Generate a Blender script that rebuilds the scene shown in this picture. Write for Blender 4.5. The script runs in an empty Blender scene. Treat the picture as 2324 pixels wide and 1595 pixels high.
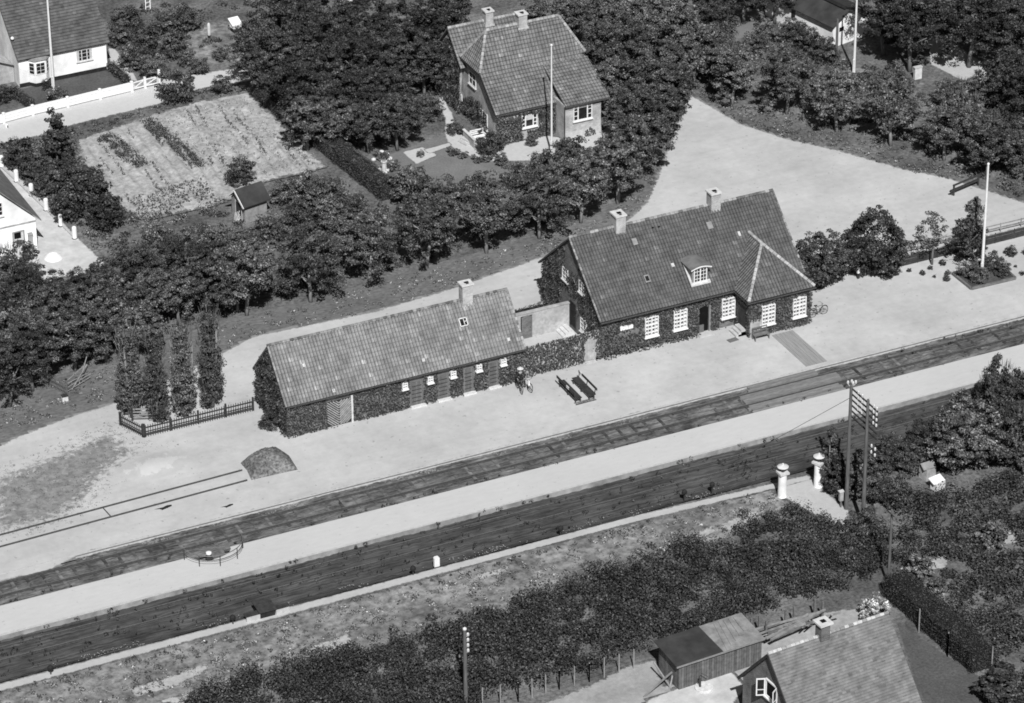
import bpy, math, random
import numpy as np
from mathutils import Vector, Matrix

random.seed(7)
rng = np.random.default_rng(7)
scene = bpy.context.scene
COL = scene.collection
V3 = lambda *a: np.array(a, float)

# ---------------------------------------------------------------- surveyed camera
# World axes: X along the railway (to the right), Y away from the viewer across it, Z up, metres.
PITCH, FOC, YAW, ROLL = math.radians(29.6), 8900.0, math.radians(25.4), math.radians(0.46)
_right = V3(math.cos(YAW), -math.sin(YAW), 0)
_fh = V3(math.sin(YAW), math.cos(YAW), 0)
FWD = _fh*math.cos(PITCH) + V3(0, 0, -math.sin(PITCH))
_up = _fh*math.sin(PITCH) + V3(0, 0, math.cos(PITCH))
CR = _right*math.cos(ROLL) - _up*math.sin(ROLL)
CU = _up*math.cos(ROLL) + _right*math.sin(ROLL)
def ray(u, v):
    d = FWD*FOC + CR*(u-1162) + CU*(797.5-v)
    return d/np.linalg.norm(d)
_d0 = ray(1162, 900); _d0 = _d0/np.dot(_d0, FWD)
CAM = -_d0*(FOC/30.0)
def P(u, v, z=0.0):                      # survey point of the photograph -> world point at height z
    d = ray(u, v); return CAM + d*((z-CAM[2])/d[2])
def PX(u, v, x):
    d = ray(u, v); return CAM + d*((x-CAM[0])/d[0])
def PY(u, v, y):
    d = ray(u, v); return CAM + d*((y-CAM[1])/d[1])
def PC(u, v, h):                         # ground point below a crown centre seen at (u,v), h above ground
    p = P(u, v, h); return V3(p[0], p[1], 0)

# ---------------------------------------------------------------- mesh builder
def unit(a):
    a = np.asarray(a, float); return a/np.linalg.norm(a)
class MB:
    def __init__(s):
        s.v = []; s.f = []; s.s = []; s.n = 0
    def add(s, verts, faces, shade=1.0):
        verts = np.asarray(verts, float)
        s.v.append(verts)
        s.f += [tuple(int(i)+s.n for i in f) for f in faces]
        if np.isscalar(shade): s.s += [shade]*len(faces)
        else: s.s += list(map(float, shade))
        s.n += len(verts); return s
    def quads(s, q, shade):
        q = np.asarray(q, float); N = len(q)
        if N == 0: return s
        s.v.append(q.reshape(-1, 3))
        idx = (np.arange(N*4).reshape(N, 4)+s.n)
        s.f += list(map(tuple, idx.tolist()))
        s.s += list(map(float, np.broadcast_to(shade, (N,))))
        s.n += N*4; return s
    def obox(s, o, u, n, u0, u1, d0, d1, z0, z1, shade=1.0):
        o = np.asarray(o, float); w = V3(0, 0, 1); pts = []
        for z in (z0, z1):
            for (a, b) in ((u0, d0), (u1, d0), (u1, d1), (u0, d1)):
                pts.append(o+u*a+n*b+w*z)
        return s.add(pts, [(0,3,2,1),(4,5,6,7),(0,1,5,4),(1,2,6,5),(2,3,7,6),(3,0,4,7)], shade)
    def box(s, c, size, rot=0.0, shade=1.0):
        c = np.asarray(c, float); u = V3(math.cos(rot), math.sin(rot), 0); n = V3(-math.sin(rot), math.cos(rot), 0)
        a, b, h = size
        return s.obox(c, u, n, -a/2, a/2, -b/2, b/2, -h/2, h/2, shade)
    def bar(s, a, b, w, h=None, shade=1.0, upv=(0, 0, 1)):
        a = np.asarray(a, float); b = np.asarray(b, float); h = h or w
        t = unit(b-a); upv = np.asarray(upv, float)
        if abs(np.dot(t, upv)) > .97: upv = V3(0, 1, 0)
        x = unit(np.cross(t, upv)); y = np.cross(x, t); pts = []
        for p in (a, b):
            for (i, j) in ((-1,-1),(1,-1),(1,1),(-1,1)): pts.append(p+x*i*w/2+y*j*h/2)
        return s.add(pts, [(3,2,1,0),(4,5,6,7),(0,1,5,4),(1,2,6,5),(2,3,7,6),(3,0,4,7)], shade)
    def tube(s, pts, r, n=8, shade=1.0, cap=True):
        pts = [np.asarray(p, float) for p in pts]; k = len(pts)
        if np.isscalar(r): r = [r]*k
        vs = []
        for i, p in enumerate(pts):
            t = unit(pts[min(i+1, k-1)]-pts[max(i-1, 0)])
            a = V3(0, 0, 1) if abs(t[2]) < .9 else V3(1, 0, 0)
            x = unit(np.cross(t, a)); y = np.cross(t, x)
            for j in range(n):
                q = 2*math.pi*j/n; vs.append(p+(x*math.cos(q)+y*math.sin(q))*r[i])
        fs = [(i*n+j, i*n+(j+1) % n, (i+1)*n+(j+1) % n, (i+1)*n+j) for i in range(k-1) for j in range(n)]
        if cap: fs += [tuple(range(n))[::-1], tuple((k-1)*n+j for j in range(n))]
        return s.add(vs, fs, shade)
    def lathe(s, c, prof, n=16, shade=1.0):
        c = np.asarray(c, float); vs = []
        for (r, z) in prof:
            for j in range(n):
                q = 2*math.pi*j/n; vs.append(c+V3(r*math.cos(q), r*math.sin(q), z))
        k = len(prof)
        fs = [(i*n+j, i*n+(j+1) % n, (i+1)*n+(j+1) % n, (i+1)*n+j) for i in range(k-1) for j in range(n)]
        fs += [tuple(range(n))[::-1], tuple((k-1)*n+j for j in range(n))]
        return s.add(vs, fs, shade)
    def poly(s, pts, shade=1.0):
        return s.add(pts, [tuple(range(len(pts)))], shade)
    def prism(s, pts, vec, shade=1.0):
        k = len(pts); pts = [np.asarray(p, float) for p in pts]; vec = np.asarray(vec, float)
        fs = [tuple(range(k))[::-1], tuple(range(k, 2*k))] + [(i, (i+1) % k, (i+1) % k+k, i+k) for i in range(k)]
        return s.add(pts+[p+vec for p in pts], fs, shade)
    def sphere(s, c, r, n=10, m=6, shade=1.0, sq=1.0):
        return s.lathe(c, [(max(r*math.sin(math.pi*i/m), .002), -r*sq*math.cos(math.pi*i/m)) for i in range(m+1)], n, shade)
    def build(s, name, mat, parent=None, label=None, local=False, smooth=False):
        v = np.concatenate(s.v) if s.v else np.zeros((0, 3))
        if parent is not None and not local:
            o = np.zeros(3); p = parent
            while p is not None: o = o+np.array(p.location); p = p.parent
            v = v-o
        me = bpy.data.meshes.new(name)
        me.from_pydata(v.tolist(), [], s.f)
        a = me.attributes.new('shade', 'FLOAT', 'FACE'); a.data.foreach_set('value', np.array(s.s, dtype=np.float32))
        if smooth: me.polygons.foreach_set('use_smooth', [True]*len(me.polygons))
        me.materials.append(mat); me.update()
        ob = bpy.data.objects.new(name, me); COL.objects.link(ob)
        if parent is not None: ob.parent = parent
        if label: ob['label'] = label
        return ob

def tag(o, label, cat, group=None, kind=None):
    if label: o['label'] = label
    if cat: o['category'] = cat
    if group: o['group'] = group
    if kind: o['kind'] = kind
    return o
def thing(name, label, cat, loc=(0, 0, 0), rot=0.0, group=None):
    o = bpy.data.objects.new(name, None); COL.objects.link(o)
    o.location = Vector([float(x) for x in loc]); o.rotation_euler = (0, 0, rot); o.empty_display_size = .3
    return tag(o, label, cat, group)
def structure(o, label=None, cat=None):
    o['kind'] = 'structure'
    if label: o['label'] = label
    if cat: o['category'] = cat
    return o
def dup(root, loc, rot=0.0, scale=None, label=None, group=None):
    r = root.copy(); COL.objects.link(r); r.location = Vector([float(x) for x in loc]); r.rotation_euler = (0, 0, rot)
    if scale is not None: r.scale = scale
    if label: r['label'] = label
    if group: r['group'] = group
    for ch in list(root.children):
        c = ch.copy(); COL.objects.link(c); c.parent = r
        for g in list(ch.children):
            d = g.copy(); COL.objects.link(d); d.parent = c
    return r
ORD = ['first', 'second', 'third', 'fourth', 'fifth', 'sixth', 'seventh', 'eighth', 'ninth', 'tenth', 'eleventh', 'twelfth',
       'thirteenth', 'fourteenth', 'fifteenth', 'sixteenth', 'seventeenth', 'eighteenth', 'nineteenth', 'twentieth']

# ---------------------------------------------------------------- materials
def new_mat(name):
    m = bpy.data.materials.new(name); m.use_nodes = True
    nt = m.node_tree; b = nt.nodes['Principled BSDF']
    b.inputs['Specular IOR Level'].default_value = .15
    return m, nt, b
def nd(nt, t, **k):
    n = nt.nodes.new(t)
    for a, val in k.items(): setattr(n, a, val)
    return n
def math_n(nt, op, a, b=None, clamp=False):
    n = nd(nt, 'ShaderNodeMath', operation=op, use_clamp=clamp)
    for i, x in enumerate((a, b)):
        if x is None: continue
        if hasattr(x, 'links'): nt.links.new(x, n.inputs[i])
        else: n.inputs[i].default_value = x
    return n.outputs[0]
def noise(nt, scale, detail=4.0, rough=.6, coord='Object', stretch=None):
    tc = nd(nt, 'ShaderNodeTexCoord'); out = tc.outputs[coord]
    if stretch:
        mp = nd(nt, 'ShaderNodeMapping'); mp.inputs['Scale'].default_value = stretch
        nt.links.new(out, mp.inputs[0]); out = mp.outputs[0]
    n = nd(nt, 'ShaderNodeTexNoise'); n.inputs['Scale'].default_value = scale
    n.inputs['Detail'].default_value = detail; n.inputs['Roughness'].default_value = rough
    nt.links.new(out, n.inputs['Vector']); return n.outputs[0]
def rng_map(nt, val, a, b, lo, hi):
    m = nd(nt, 'ShaderNodeMapRange'); nt.links.new(val, m.inputs[0])
    for i, x in enumerate((a, b, lo, hi)): m.inputs[1+i].default_value = x
    return m.outputs[0]
def gray(name, lo, hi, scale=3.0, rough=.85, shade=False, bump=0.0, objrand=0.0, detail=4.0, spec=.15, stretch=None, big=None):
    m, nt, b = new_mat(name)
    f = noise(nt, scale, detail, stretch=stretch)
    val = rng_map(nt, f, .32, .68, lo, hi)
    if big:
        g = rng_map(nt, noise(nt, big, 3), .35, .65, .82, 1.18); val = math_n(nt, 'MULTIPLY', val, g)
    if shade:
        at = nd(nt, 'ShaderNodeAttribute', attribute_name='shade'); val = math_n(nt, 'MULTIPLY', val, at.outputs['Fac'])
    if objrand:
        oi = nd(nt, 'ShaderNodeObjectInfo')
        val = math_n(nt, 'MULTIPLY', val, rng_map(nt, oi.outputs['Random'], 0, 1, 1-objrand, 1+objrand))
    nt.links.new(val, b.inputs['Base Color'])
    b.inputs['Roughness'].default_value = rough; b.inputs['Specular IOR Level'].default_value = spec
    if bump:
        bp = nd(nt, 'ShaderNodeBump'); bp.inputs['Strength'].default_value = bump; bp.inputs['Distance'].default_value = .03
        nt.links.new(f, bp.inputs['Height']); nt.links.new(bp.outputs[0], b.inputs['Normal'])
    return m
def ground_value(nt):
    a = rng_map(nt, noise(nt, 3.2, 6, .75), .3, .7, .045, .23)
    g = rng_map(nt, noise(nt, .22, 4, .6), .35, .65, .65, 1.35)
    return math_n(nt, 'MULTIPLY', a, g)
def terrain(name, lo, hi, scale, soft=.5, under=None, specks=.0, ruts=0.0, big=.18, bigamp=.12, streak=None, bump=.25, softscale=1.7):
    m, nt, b = new_mat(name)
    f = noise(nt, scale, 6, .7, stretch=streak)
    val = rng_map(nt, f, .3, .7, lo, hi)
    g = rng_map(nt, noise(nt, big, 4, .6), .3, .7, 1-bigamp, 1+bigamp); val = math_n(nt, 'MULTIPLY', val, g)
    if specks:
        sp = rng_map(nt, noise(nt, 2.6, 2, .5), .68, .72, 1, 1-specks); val = math_n(nt, 'MULTIPLY', val, sp)
    if ruts:
        for st_ in ((.05, 1.1, 1), (.35, .5, 1)):
            r_ = rng_map(nt, noise(nt, 1.3, 3, .55, stretch=st_), .5, .72, 1, 1-ruts); val = math_n(nt, 'MULTIPLY', val, r_)
    at = nd(nt, 'ShaderNodeAttribute', attribute_name='edge')
    n2 = math_n(nt, 'SUBTRACT', noise(nt, softscale, 6, .75), .5)
    e = math_n(nt, 'ADD', at.outputs['Fac'], math_n(nt, 'MULTIPLY', n2, soft*2))
    k = rng_map(nt, e, -.06, .06, 0, 1)
    mx = nd(nt, 'ShaderNodeMix'); nt.links.new(k, mx.inputs[0])
    nt.links.new(ground_value(nt) if under is None else rng_map(nt, noise(nt, 1.4, 6, .7), .3, .7, *under), mx.inputs[2]); nt.links.new(val, mx.inputs[3])
    nt.links.new(mx.outputs[0], b.inputs['Base Color']); b.inputs['Roughness'].default_value = .95
    b.inputs['Specular IOR Level'].default_value = .05
    if bump:
        bp = nd(nt, 'ShaderNodeBump'); bp.inputs['Strength'].default_value = bump; bp.inputs['Distance'].default_value = .05
        nt.links.new(f, bp.inputs['Height']); nt.links.new(bp.outputs[0], b.inputs['Normal'])
    return m

def brickmat(name, lo, hi, mortar, sx=4.2, sy=12.0, offset=.5):
    m, nt, b = new_mat(name)
    tc = nd(nt, 'ShaderNodeTexCoord'); sep = nd(nt, 'ShaderNodeSeparateXYZ'); nt.links.new(tc.outputs['Object'], sep.inputs[0])
    cmb = nd(nt, 'ShaderNodeCombineXYZ'); s = math_n(nt, 'ADD', sep.outputs[0], sep.outputs[1])
    nt.links.new(s, cmb.inputs[0]); nt.links.new(sep.outputs[2], cmb.inputs[1])
    br = nd(nt, 'ShaderNodeTexBrick'); nt.links.new(cmb.outputs[0], br.inputs['Vector'])
    br.inputs['Scale'].default_value = 1.0; br.inputs['Brick Width'].default_value = 1/sx; br.inputs['Row Height'].default_value = 1/sy
    br.inputs['Mortar Size'].default_value = .012
    for i, x in (('Color1', lo), ('Color2', hi), ('Mortar', mortar)): br.inputs[i].default_value = (x, x, x, 1)
    g = rng_map(nt, noise(nt, 1.1, 5, .7), .3, .7, .65, 1.35)
    bw = nd(nt, 'ShaderNodeRGBToBW'); nt.links.new(br.outputs[0], bw.inputs[0])
    nt.links.new(math_n(nt, 'MULTIPLY', bw.outputs[0], g), b.inputs['Base Color']); b.inputs['Roughness'].default_value = .9
    return m

M = dict(
    ground=None,
    leaf=gray('foliage', .085, .148, 1.3, .75, shade=True, objrand=.34, spec=.12),
    leaf_dark=gray('foliage_dark', .047, .09, 1.3, .75, shade=True, objrand=.34, spec=.12),
    leaf_light=gray('foliage_light', .11, .2, 1.2, .8, shade=True, objrand=.34, spec=.1),
    weed=gray('weeds', .13, .34, .9, .85, shade=True, spec=.08),
    thicket=gray('thicket', .036, .07, .5, .8, shade=True, spec=.1),
    under=gray('undergrowth', .06, .15, .45, .85, shade=True, spec=.08),
    grassm=gray('grass', .12, .24, .8, .85, shade=True, spec=.08),
    ivy=gray('ivy', .04, .082, .8, .6, shade=True, spec=.3),
    ivy_thin=gray('ivy_bare', .1, .2, 2.5, .9, bump=.6),
    blossom=gray('blossom', .3, .5, 3, .8, shade=True),
    bark=gray('bark', .12, .24, 6, .95, bump=.5, stretch=(1, 1, .25)),
    bark_pale=gray('bark_pale', .2, .33, 6, .95, bump=.4, stretch=(1, 1, .3)),
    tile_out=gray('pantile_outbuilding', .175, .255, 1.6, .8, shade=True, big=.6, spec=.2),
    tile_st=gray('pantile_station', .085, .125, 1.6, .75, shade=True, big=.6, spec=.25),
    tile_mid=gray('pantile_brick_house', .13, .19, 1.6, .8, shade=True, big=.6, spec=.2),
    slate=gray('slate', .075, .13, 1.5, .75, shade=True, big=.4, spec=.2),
    shingle=gray('shingle', .15, .21, 2.2, .85, shade=True, big=.8),
    felt=gray('roof_felt', .035, .06, 1.0, .9, big=.4),
    felt_pale=gray('weathered_felt', .16, .3, 1.6, .9),
    mortar=gray('mortar', .38, .6, 5, .95, shade=True, bump=.3),
    plaster=gray('white_plaster', .78, .88, 1.2, .9, big=.3),
    plaster_old=gray('old_plaster', .3, .46, 2.5, .95, bump=.3, big=.5),
    wallw=gray('garden_wall_limewash', .34, .46, 5, .95, bump=.5, big=.6),
    white=gray('white_paint', .72, .82, 4, .5, spec=.3),
    white_old=gray('worn_white_paint', .5, .75, 5, .7),
    brick=brickmat('brick', .26, .38, .5),
    brick_dark=brickmat('brick_dark', .09, .16, .22),
    brick_pale=brickmat('brick_pale', .3, .42, .5),
    chim=brickmat('brick_chimney', .30, .42, .5),
    tar=gray('tarred_plinth', .015, .03, 3, .8),
    glass=gray('glass', .012, .03, 2, .12, spec=.5),
    curtain=gray('curtain', .4, .6, 6, .9),
    wood=gray('weathered_wood', .10, .2, 3, .9, stretch=(1, 1, 4), bump=.3),
    shed_wood=gray('shed_wood', .09, .16, 3, .9, shade=True, bump=.3),
    cross_wood=gray('crossing_wood', .15, .25, 2.5, .9, shade=True, bump=.3, stretch=(.6, 3, 1)),
    wood_dark=gray('dark_wood', .03, .06, 3, .8, bump=.2),
    wood_grey=gray('grey_wood', .2, .34, 3, .9, bump=.3, shade=True),
    board=gray('board_door', .11, .16, 4, .8, shade=True),
    black=gray('black_void', .004, .008, 2, .9),
    iron=gray('iron', .03, .06, 5, .55, spec=.4),
    rail=gray('rusty_rail', .05, .09, 5, .6, spec=.3),
    steel=gray('worn_steel', .11, .18, 5, .4, spec=.5),
    concrete=gray('concrete', .4, .55, 3, .9, bump=.2),
    stone=gray('stone', .5, .68, 3, .9, bump=.3),
    porcelain=gray('porcelain', .5, .6, 3, .35, spec=.4),
    sleeper=gray('sleeper', .05, .17, 1.6, .95, objrand=.6, bump=.3),
    cloth=gray('dark_cloth', .018, .035, 8, .9),
    skin=gray('skin', .3, .36, 8, .6),
    straw=gray('straw', .55, .68, 20, .9),
    rubber=gray('rubber', .015, .025, 8, .8),
    pole=gray('tarred_pole', .08, .16, 3, .9, stretch=(3, 3, .3)),
    flagp=gray('flagpole_paint', .68, .78, 3, .5, spec=.3),
    lead=gray('lead', .2, .28, 3, .6),
)
gm, nt, b_ = new_mat('ground'); nt.links.new(ground_value(nt), b_.inputs['Base Color']); b_.inputs['Roughness'].default_value = 1; M['ground'] = gm
b_.inputs['Specular IOR Level'].default_value = .03
T_sand = terrain('sand', .45, .525, 1.4, .45, specks=.3, big=.14, bigamp=.13, ruts=.055, under=(.13, .33))
T_plat = terrain('platform_gravel', .50, .55, 2.0, .1, specks=.18, big=.1, bigamp=.05, streak=(.5, 1.4, 1))
T_bright = terrain('bright_sand', .52, .58, 1.5, 1.6, under=(.43, .5), big=.3, bigamp=.06, softscale=.9)
T_road = terrain('road_gravel', .5, .56, 2.0, .4, big=.2, bigamp=.06)
T_ballast = terrain('ballast', .02, .235, 3.0, .15, big=.45, bigamp=.55, streak=(.32, 1.9, 1), bump=.9)
T_cinder = terrain('cinder', .02, .125, 2.2, .35, big=.5, bigamp=.35, streak=(.16, 2.6, 1), bump=.8)
T_path = terrain('path_gravel', .42, .5, 2.5, .3, big=.3, bigamp=.08)
T_bank = terrain('dry_bank', .06, .34, 1.5, 1.2, big=.3, bigamp=.45)
T_soil = terrain('garden_soil', .22, .52, 2.6, 1.0, big=.45, bigamp=.22)
T_yard = terrain('yard_gravel', .28, .42, 2.0, .6, big=.3, bigamp=.2)
T_conc = terrain('concrete_drive', .46, .6, 1.2, .3, big=.3, bigamp=.12)
T_lawn = terrain('lawn', .14, .22, 6.0, .35, big=.4, bigamp=.15)
T_lawnd = terrain('dark_lawn', .06, .13, 5.0, .2, big=.4, bigamp=.2)
T_verge = terrain('verge', .09, .21, 2.6, .5, big=.25, bigamp=.25, streak=(.8, 1.5, 1))
T_barepatch = terrain('bare_patch', .3, .5, 2.6, .8, big=.4, bigamp=.2)
T_fine = terrain('fine_gravel', .46, .55, 2.5, .18, big=.4, bigamp=.06)

# ---------------------------------------------------------------- 2D helpers
def sdf(px, py, poly):
    poly = np.asarray(poly, float)[:, :2]; d = np.full(px.shape, 1e9); ins = np.zeros(px.shape, bool)
    n = len(poly)
    for i in range(n):
        a, b = poly[i], poly[(i+1) % n]; e = b-a; L = max(e@e, 1e-9)
        t = np.clip(((px-a[0])*e[0]+(py-a[1])*e[1])/L, 0, 1)
        d = np.minimum(d, np.hypot(px-a[0]-t*e[0], py-a[1]-t*e[1]))
        c = ((a[1] > py) != (b[1] > py)) & (px < (b[0]-a[0])*(py-a[1])/((b[1]-a[1]) if b[1] != a[1] else 1e-9)+a[0])
        ins ^= c
    return np.where(ins, d, -d)
def D(*pts, z=0.0): return [P(u, v, z) for (u, v) in pts]
def sheet(name, poly, z, mat, res=.4, margin=.45, mod=None, hfun=None, label=None):
    pl = np.asarray([p[:2] for p in poly], float)
    x0, y0 = pl.min(0)-margin; x1, y1 = pl.max(0)+margin
    nx, ny = int((x1-x0)/res)+2, int((y1-y0)/res)+2
    X, Y = np.meshgrid(x0+np.arange(nx)*res, y0+np.arange(ny)*res)
    S = sdf(X, Y, pl); keep = S > -margin
    E = S.copy()
    if mod: E = mod(X, Y, E)
    fm = keep[:-1, :-1] & keep[1:, :-1] & keep[:-1, 1:] & keep[1:, 1:]
    idx = np.arange(nx*ny).reshape(ny, nx)
    fs = np.stack([idx[:-1, :-1][fm], idx[:-1, 1:][fm], idx[1:, 1:][fm], idx[1:, :-1][fm]], 1)
    used = np.unique(fs); mp = -np.ones(nx*ny, int); mp[used] = np.arange(len(used))
    Z = np.full(X.shape, z)
    if hfun: Z = Z+hfun(X, Y, S)
    v = np.stack([X.ravel()[used], Y.ravel()[used], Z.ravel()[used]], 1)
    me = bpy.data.meshes.new(name); me.from_pydata(v.tolist(), [], mp[fs].tolist())
    a = me.attributes.new('edge', 'FLOAT', 'POINT'); a.data.foreach_set('value', E.ravel()[used].astype(np.float32))
    me.materials.append(mat); me.polygons.foreach_set('use_smooth', [True]*len(me.polygons)); me.update()
    ob = bpy.data.objects.new(name, me); COL.objects.link(ob); ob['kind'] = 'structure'
    if label: ob['label'] = label
    return ob
def scatter(poly, n, excl=()):
    pl = np.asarray([p[:2] for p in poly], float); lo, hi = pl.min(0), pl.max(0)
    q = rng.uniform(lo, hi, (n, 2)); k = sdf(q[:, 0], q[:, 1], pl) > 0
    for e in excl: k &= sdf(q[:, 0], q[:, 1], np.asarray([p[:2] for p in e])) < 0
    return q[k]
def rand_unit(n):
    v = rng.normal(size=(n, 3)); return v/np.linalg.norm(v, axis=1, keepdims=True)
def leaves(mb, c, nrm, size, shade, flat=.5, aspect=.62):
    c = np.asarray(c, float); N = len(c)
    if N == 0: return
    n = np.asarray(nrm, float)*flat+rand_unit(N)*(1-flat)+V3(0, 0, .12)
    n /= np.linalg.norm(n, axis=1, keepdims=True)
    t = np.cross(n, rand_unit(N)); t /= np.linalg.norm(t, axis=1, keepdims=True); b = np.cross(n, t)
    s = (size*rng.uniform(.65, 1.35, N))[:, None]
    q = np.stack([c-t*s*.5, c+b*s*aspect*.5-n*s*.1, c+t*s*.5, c-b*s*aspect*.5-n*s*.1], 1)
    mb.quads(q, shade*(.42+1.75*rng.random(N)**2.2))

# ---------------------------------------------------------------- world, sun, camera
w = bpy.data.worlds.new('World'); scene.world = w; w.use_nodes = True; wn = w.node_tree
SUN_EL = math.radians(46); SUN_AZ = math.radians(199)          # clockwise from +Y
sky = wn.nodes.new('ShaderNodeTexSky'); sky.sky_type = 'NISHITA'; sky.sun_disc = False
sky.sun_elevation = SUN_EL; sky.sun_rotation = SUN_AZ
bw = wn.nodes.new('ShaderNodeRGBToBW'); wn.links.new(sky.outputs[0], bw.inputs[0])   # black and white film
bg = wn.nodes['Background']; wn.links.new(bw.outputs[0], bg.inputs[0]); bg.inputs[1].default_value = .036
sl = bpy.data.lights.new('sun', 'SUN'); sl.energy = 5.0; sl.angle = math.radians(.5); sl.color = (1, 1, 1)
so = bpy.data.objects.new('sun', sl); COL.objects.link(so)
tos = Vector((math.sin(SUN_AZ)*math.cos(SUN_EL), math.cos(SUN_AZ)*math.cos(SUN_EL), math.sin(SUN_EL)))
so.rotation_euler = tos.to_track_quat('Z', 'Y').to_euler(); so.location = (0, -40, 80)
cam = bpy.data.cameras.new('camera'); cam.sensor_fit = 'HORIZONTAL'; cam.sensor_width = 36; cam.lens = 36*FOC/2324
cam.clip_start = 1; cam.clip_end = 3000
co = bpy.data.objects.new('camera', cam); COL.objects.link(co)
mw = Matrix.Identity(4)
for i in range(3):
    mw[i][0] = CR[i]; mw[i][1] = CU[i]; mw[i][2] = -FWD[i]; mw[i][3] = CAM[i]
co.matrix_world = mw; scene.camera = co
scene.view_settings.view_transform = 'Standard'; scene.view_settings.look = 'None'
scene.view_settings.exposure = 0; scene.view_settings.gamma = 1
scene.cycles.filter_width = 1.75
scene.cycles.max_bounces = 5; scene.cycles.diffuse_bounces = 2
#@@PART2
# ================================================================ THE SETTING
def ground():
    prof = [(-400, 0), (-30, 0), (-19.9, -.02), (-19.2, -.05), (-18.6, -.46), (-14.2, -.5), (-13.8, -.5), (-10.4, -.5), (-6.6, -.42), (-6.3, -.42), (-6.28, -.01), (30, 0), (120, 0), (600, 0)]
    xs = [-500, -120, -60, 0, 60, 120, 500]
    v = [(x, y, z) for (y, z) in prof for x in xs]; n = len(xs)
    fs = [(i*n+j, i*n+j+1, (i+1)*n+j+1, (i+1)*n+j) for i in range(len(prof)-1) for j in range(n-1)]
    mb = MB(); mb.add(v, fs); o = mb.build('ground', M['ground']); structure(o)
ground()
gA = D((-60, 1085), (0, 1056), (130, 1005), (262, 948), (325, 1000), (440, 1000), (345, 1030), (270, 1090), (235, 1140), (160, 1192), (0, 1230), (-60, 1245))
gB = [(32.9, 4.9), (52, 4.95), (60, 5.2), (60, 6.3), (38, 6.35), (33, 6.2)]
gC = D((0, 985), (165, 935), (290, 900), (420, 830), (350, 790), (0, 930))
gD = [(-22.5, .8), (-27, 1.3), (-33, .2), (-40, -.3), (-60, -.6), (-60, -1.9), (-33, -2.2), (-22.5, -1.6)]
dune = P(348, 1062)
def yard_mod(X, Y, E):
    S = sdf(X, Y, gA); E = np.minimum(E, np.maximum(.2-.12*S, -.14))
    S = sdf(X, Y, gB); E = np.minimum(E, -S*1.2)
    S = sdf(X, Y, gD); E = np.minimum(E, np.maximum(.32-.15*S, .12))
    return E
def yard_h(X, Y, S):
    h = .3*np.exp(-(((X-dune[0])/2.6)**2+((Y-dune[1])/1.5)**2)*1.1)
    return h
yard = D((-80, 1085), (0, 1012), (60, 985), (165, 945), (262, 915), (400, 850), (530, 790), (575, 764), (660, 747), (850, 708), (1030, 655),
         (1180, 602), (1290, 562), (1420, 505), (1470, 460), (1500, 390), (1530, 300), (1557, 212), (1600, 235), (1680, 282), (1780, 315),
         (1900, 342), (2050, 385), (2140, 402), (2230, 430), (2440, 500)) + [V3(62, -6.3, 0), V3(-36.6, -6.3, 0)] + D((110, 1292), (0, 1318), (-80, 1336))
sheet('station_yard', yard, .008, T_sand, .4, mod=yard_mod, hfun=yard_h)
sheet('road', D((-60, 290), (0, 275), (365, 180), (450, 168), (560, 152), (660, 128), (660, 165), (545, 187), (455, 200), (360, 235), (250, 262),
                (160, 283), (100, 305), (0, 325), (-60, 338)),   .008, T_road, .35)
sheet('garden_soil', D((180, 320), (330, 270), (450, 235), (560, 215), (640, 290), (735, 380), (680, 395), (600, 412), (560, 440), (470, 470),
                       (420, 480), (330, 498), (290, 480), (230, 420), (190, 370)), .13, T_soil, .19,
      hfun=lambda X, Y, S: (.09+.03*np.sin(X*.7+1)+.02*np.sin(Y*1.3+X*2))*np.sin((X-.06*Y+.08*np.sin(Y*.8)+.05*np.sin(Y*2.9+X))*2*math.pi/.95)*np.clip(S, 0, 1)*np.clip(.75+.5*np.sin(Y*.33+X*.21), .15, 1)+rng.normal(size=X.shape)*.012)
sheet('concrete_drive', D((-30, 352), (8, 372), (45, 405), (110, 470), (165, 530), (240, 602), (200, 622), (130, 628), (95, 650), (60, 640),
                          (60, 560), (70, 480), (-30, 380)), .008, T_conc, .35)
sheet('front_lawn', D((28, 208), (248, 150), (300, 192), (60, 252)), .006, T_lawnd, .4)
sheet('side_path', D((247, 108), (250, 143), (284, 178), (312, 185), (300, 160), (279, 137), (262, 112)), .01, T_fine, .25, margin=.25)
sheet('lawn', D((880, 352), (1015, 302), (1060, 345), (1200, 362), (1330, 335), (1335, 380), (1230, 430), (1060, 440), (930, 400)), .006, T_lawn, .35)
sheet('garden_path', D((980, 170), (1018, 196), (1016, 215), (1014, 240), (1026, 258), (1035, 296), (1065, 318), (1110, 330), (1150, 328), (1200, 316), (1240, 308), (1279, 314), (1365, 298), (1385, 285), (1392, 262), (1408, 270), (1392, 315), (1300, 352), (1200, 364), (1110, 366), (1045, 347), (1018, 326),
                       (1010, 300), (1012, 270), (996, 240), (998, 215), (985, 195)), .012, T_fine, .25, margin=.3)
sheet('flower_bed_path', D((914, 345), (958, 334), (992, 352), (945, 372)), .012, T_fine, .2, margin=.2)
sheet('link_path', D((962, 340), (1020, 324), (1024, 330), (975, 348)), .014, T_fine, .15, margin=.15)
sheet('work_yard', D((1230, 1600), (1330, 1560), (1430, 1512), (1490, 1500), (1500, 1560), (1600, 1540), (1690, 1480), (1740, 1440), (1850, 1392), (1960, 1380), (2010, 1420),
                     (1900, 1450), (1700, 1540), (1660, 1600), (1640, 1720), (1200, 1720), (1130, 1640)), .006, T_yard, .35)
sheet('bright_yard', D((1560, 1555), (1660, 1525), (1690, 1560), (1660, 1600), (1640, 1680), (1440, 1680), (1470, 1590)), .012, T_conc, .35)
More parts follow.
